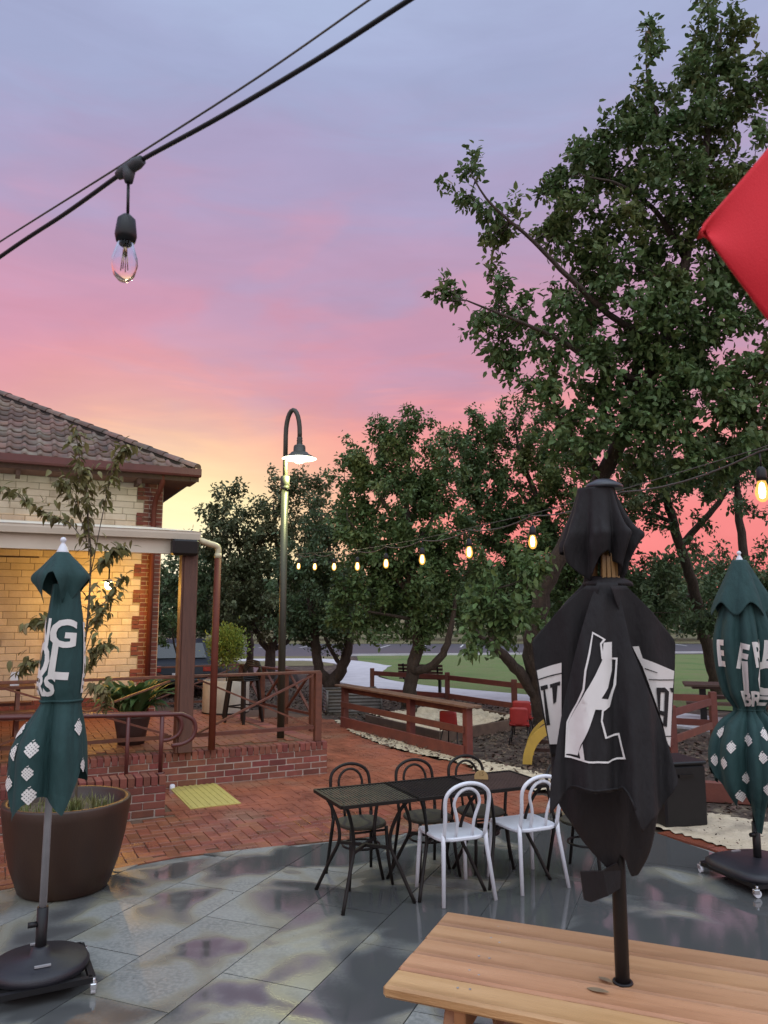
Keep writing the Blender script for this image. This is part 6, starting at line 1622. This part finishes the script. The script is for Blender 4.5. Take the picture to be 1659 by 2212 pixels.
tree('street_tree', 'dark leafy tree filling the gap between house corner and veranda post', 27,
     [[(538, 1432, 29, .14), (540, 1380, 28.8, .12), (520, 1300, 28.6, .09), (500, 1200, 28.4, .04)], [(530, 1340, 28.7, .06), (450, 1290, 28, .05), (400, 1240, 27.6, .03)]],
     [(430, 1165, 30, 16, 0, .6), (455, 1180, 34, 24), (380, 1230, 42, 45), (440, 1240, 40, 50), (360, 1290, 42, 50), (420, 1310, 46, 50), (470, 1270, 40, 60), (380, 1360, 50, 40), (455, 1350, 36, 36), (500, 1370, 40, 24)],
     .14, m_leaf_d, per=20, dens=1.0, spread=.42)
# lower, lighter shrub seen at the house corner
tree('garden_shrub', 'thin light green shrub against the house corner above the car', 17.5,
     [[(378, 1478, 17.6, .035), (386, 1440, 17.6, .03), (376, 1390, 17.5, .022), (372, 1350, 17.5, .01)], [(384, 1430, 17.6, .018), (395, 1390, 17.5, .012), (400, 1360, 17.5, .006)]],
     [(372, 1350, 18, 16, 0, .8), (398, 1352, 16, 16, 0, .8), (360, 1385, 10, 12, 0, .6), (405, 1385, 14, 14, 0, .6)], .07, m_leaf, per=16, dens=.9, spread=.16, group='garden shrubs', twig_r=.004)
# ball tree in the white planter
def ball_tree():
    t = thing('ball_tree', 'clipped bright green ball tree on a thin stem in the white planter', 'topiary', bp_ + Vector((0, 0, .47)), 0)
    MB().tube([(0, 0, 0), (.01, 0, .3), (0, 0, .62)], .012, 8).build('trunk', m_stem, t)
    n_ = 4200; q = rng.normal(0, 1, (n_, 3)); q /= np.linalg.norm(q, axis=1)[:, None]; r_ = .33 * (rng.random(n_) ** .45) * (1 + .18 * rng.normal(0, 1, n_)); 
    pos = q * r_[:, None] * np.array([1, 1, 1.05]) + np.array([0, 0, .68]); ax = q + rng.normal(0, .5, (n_, 3)) + np.array([0, 0, .7])
    link('crown', leaves_mesh('crown', pos, ax, rng.normal(0, 1, (n_, 3)), rng.uniform(.03, .06, n_), m_leaf_t), t)
    tw = MB()
    for k in range(26):
        d = Vector((random.gauss(0, 1), random.gauss(0, 1), random.gauss(.6, .7))).normalized(); tw.tube([(0, 0, .5), Vector((0, 0, .6)) + d * .30], [.005, .002], 4)
    tw.build('twigs', m_stem, t)['kind'] = 'stuff'
ball_tree()
# far trees beyond the car park
far_l = ['left of the forked trunk', 'over the parking bays', 'right of the rounded pear', 'between trunk and black umbrella', 'hidden mostly by the black umbrella', 'beyond lawn beside the black umbrella', 'beyond lawn left of right umbrella', 'at far right', 'at far left', 'at far left corner']
for k, (x, y, h, r_) in enumerate([(-6, 68, 6.5, 4.2), (2, 70, 6, 4.0), (9, 66, 6.5, 4.4), (16, 70, 7, 4.6), (22, 66, 6.5, 4.4), (28, 69, 7.5, 5), (35, 66, 7, 4.8), (44, 70, 7.5, 5), (-14, 67, 7, 4.8), (-23, 69, 7.5, 5)]):
    t = thing('distant_tree', f'dark distant tree on the dry verge, {far_l[k]}', 'tree', (x, y, -.01), 0, 'distant trees past the car park')
    MB().tube([(0, 0, 0), (.1, 0, 1.2), (0, .1, 2.6), (.2, 0, h * .7)], [.30, .24, .2, .08], 10).build('trunk', m_bark, t)
    n_ = 3800; cl = rng.normal(0, 1, (60, 3)); cl /= np.linalg.norm(cl, axis=1)[:, None]; cl = cl * (rng.random(60) ** .4)[:, None] * np.array([r_, r_ * .9, h * .36]) + np.array([0, 0, h * .62])
    pos = cl[rng.integers(0, 60, n_)] + rng.normal(0, .55, (n_, 3)); pos[:, 2] = np.maximum(pos[:, 2], 1.5)
    link('crown', leaves_mesh('crown', pos, rng.normal(0, 1, (n_, 3)) - np.array([0, 0, .4]), rng.normal(0, 1, (n_, 3)), rng.uniform(.25, .5, n_), m_leaf_d), t)
# a leafy wood closes the view
mbp, mba, mbn, mbs = [], [], [], []
for k in range(150):
    x = -150 + 2.2 * k + random.uniform(-1, 1); y = 92 + random.uniform(-5, 12); h = random.uniform(5, 8.5)
    c = np.array([x, y, h * .5]); n_ = 260
    mbp.append(c + rng.normal(0, 1, (n_, 3)) * np.array([2.0, 1.6, h * .26])); mba.append(rng.normal(0, 1, (n_, 3))); mbn.append(rng.normal(0, 1, (n_, 3))); mbs.append(rng.uniform(.6, 1.1, n_))
pp_ = np.concatenate(mbp); pp_[:, 2] = np.maximum(pp_[:, 2], .3)
tag(link('distant_wood', leaves_mesh('distant_wood', pp_, np.concatenate(mba), np.concatenate(mbn), np.concatenate(mbs), m_leaf_d)), 'dark wood closing the view beyond the car park', 'wood', kind='stuff')
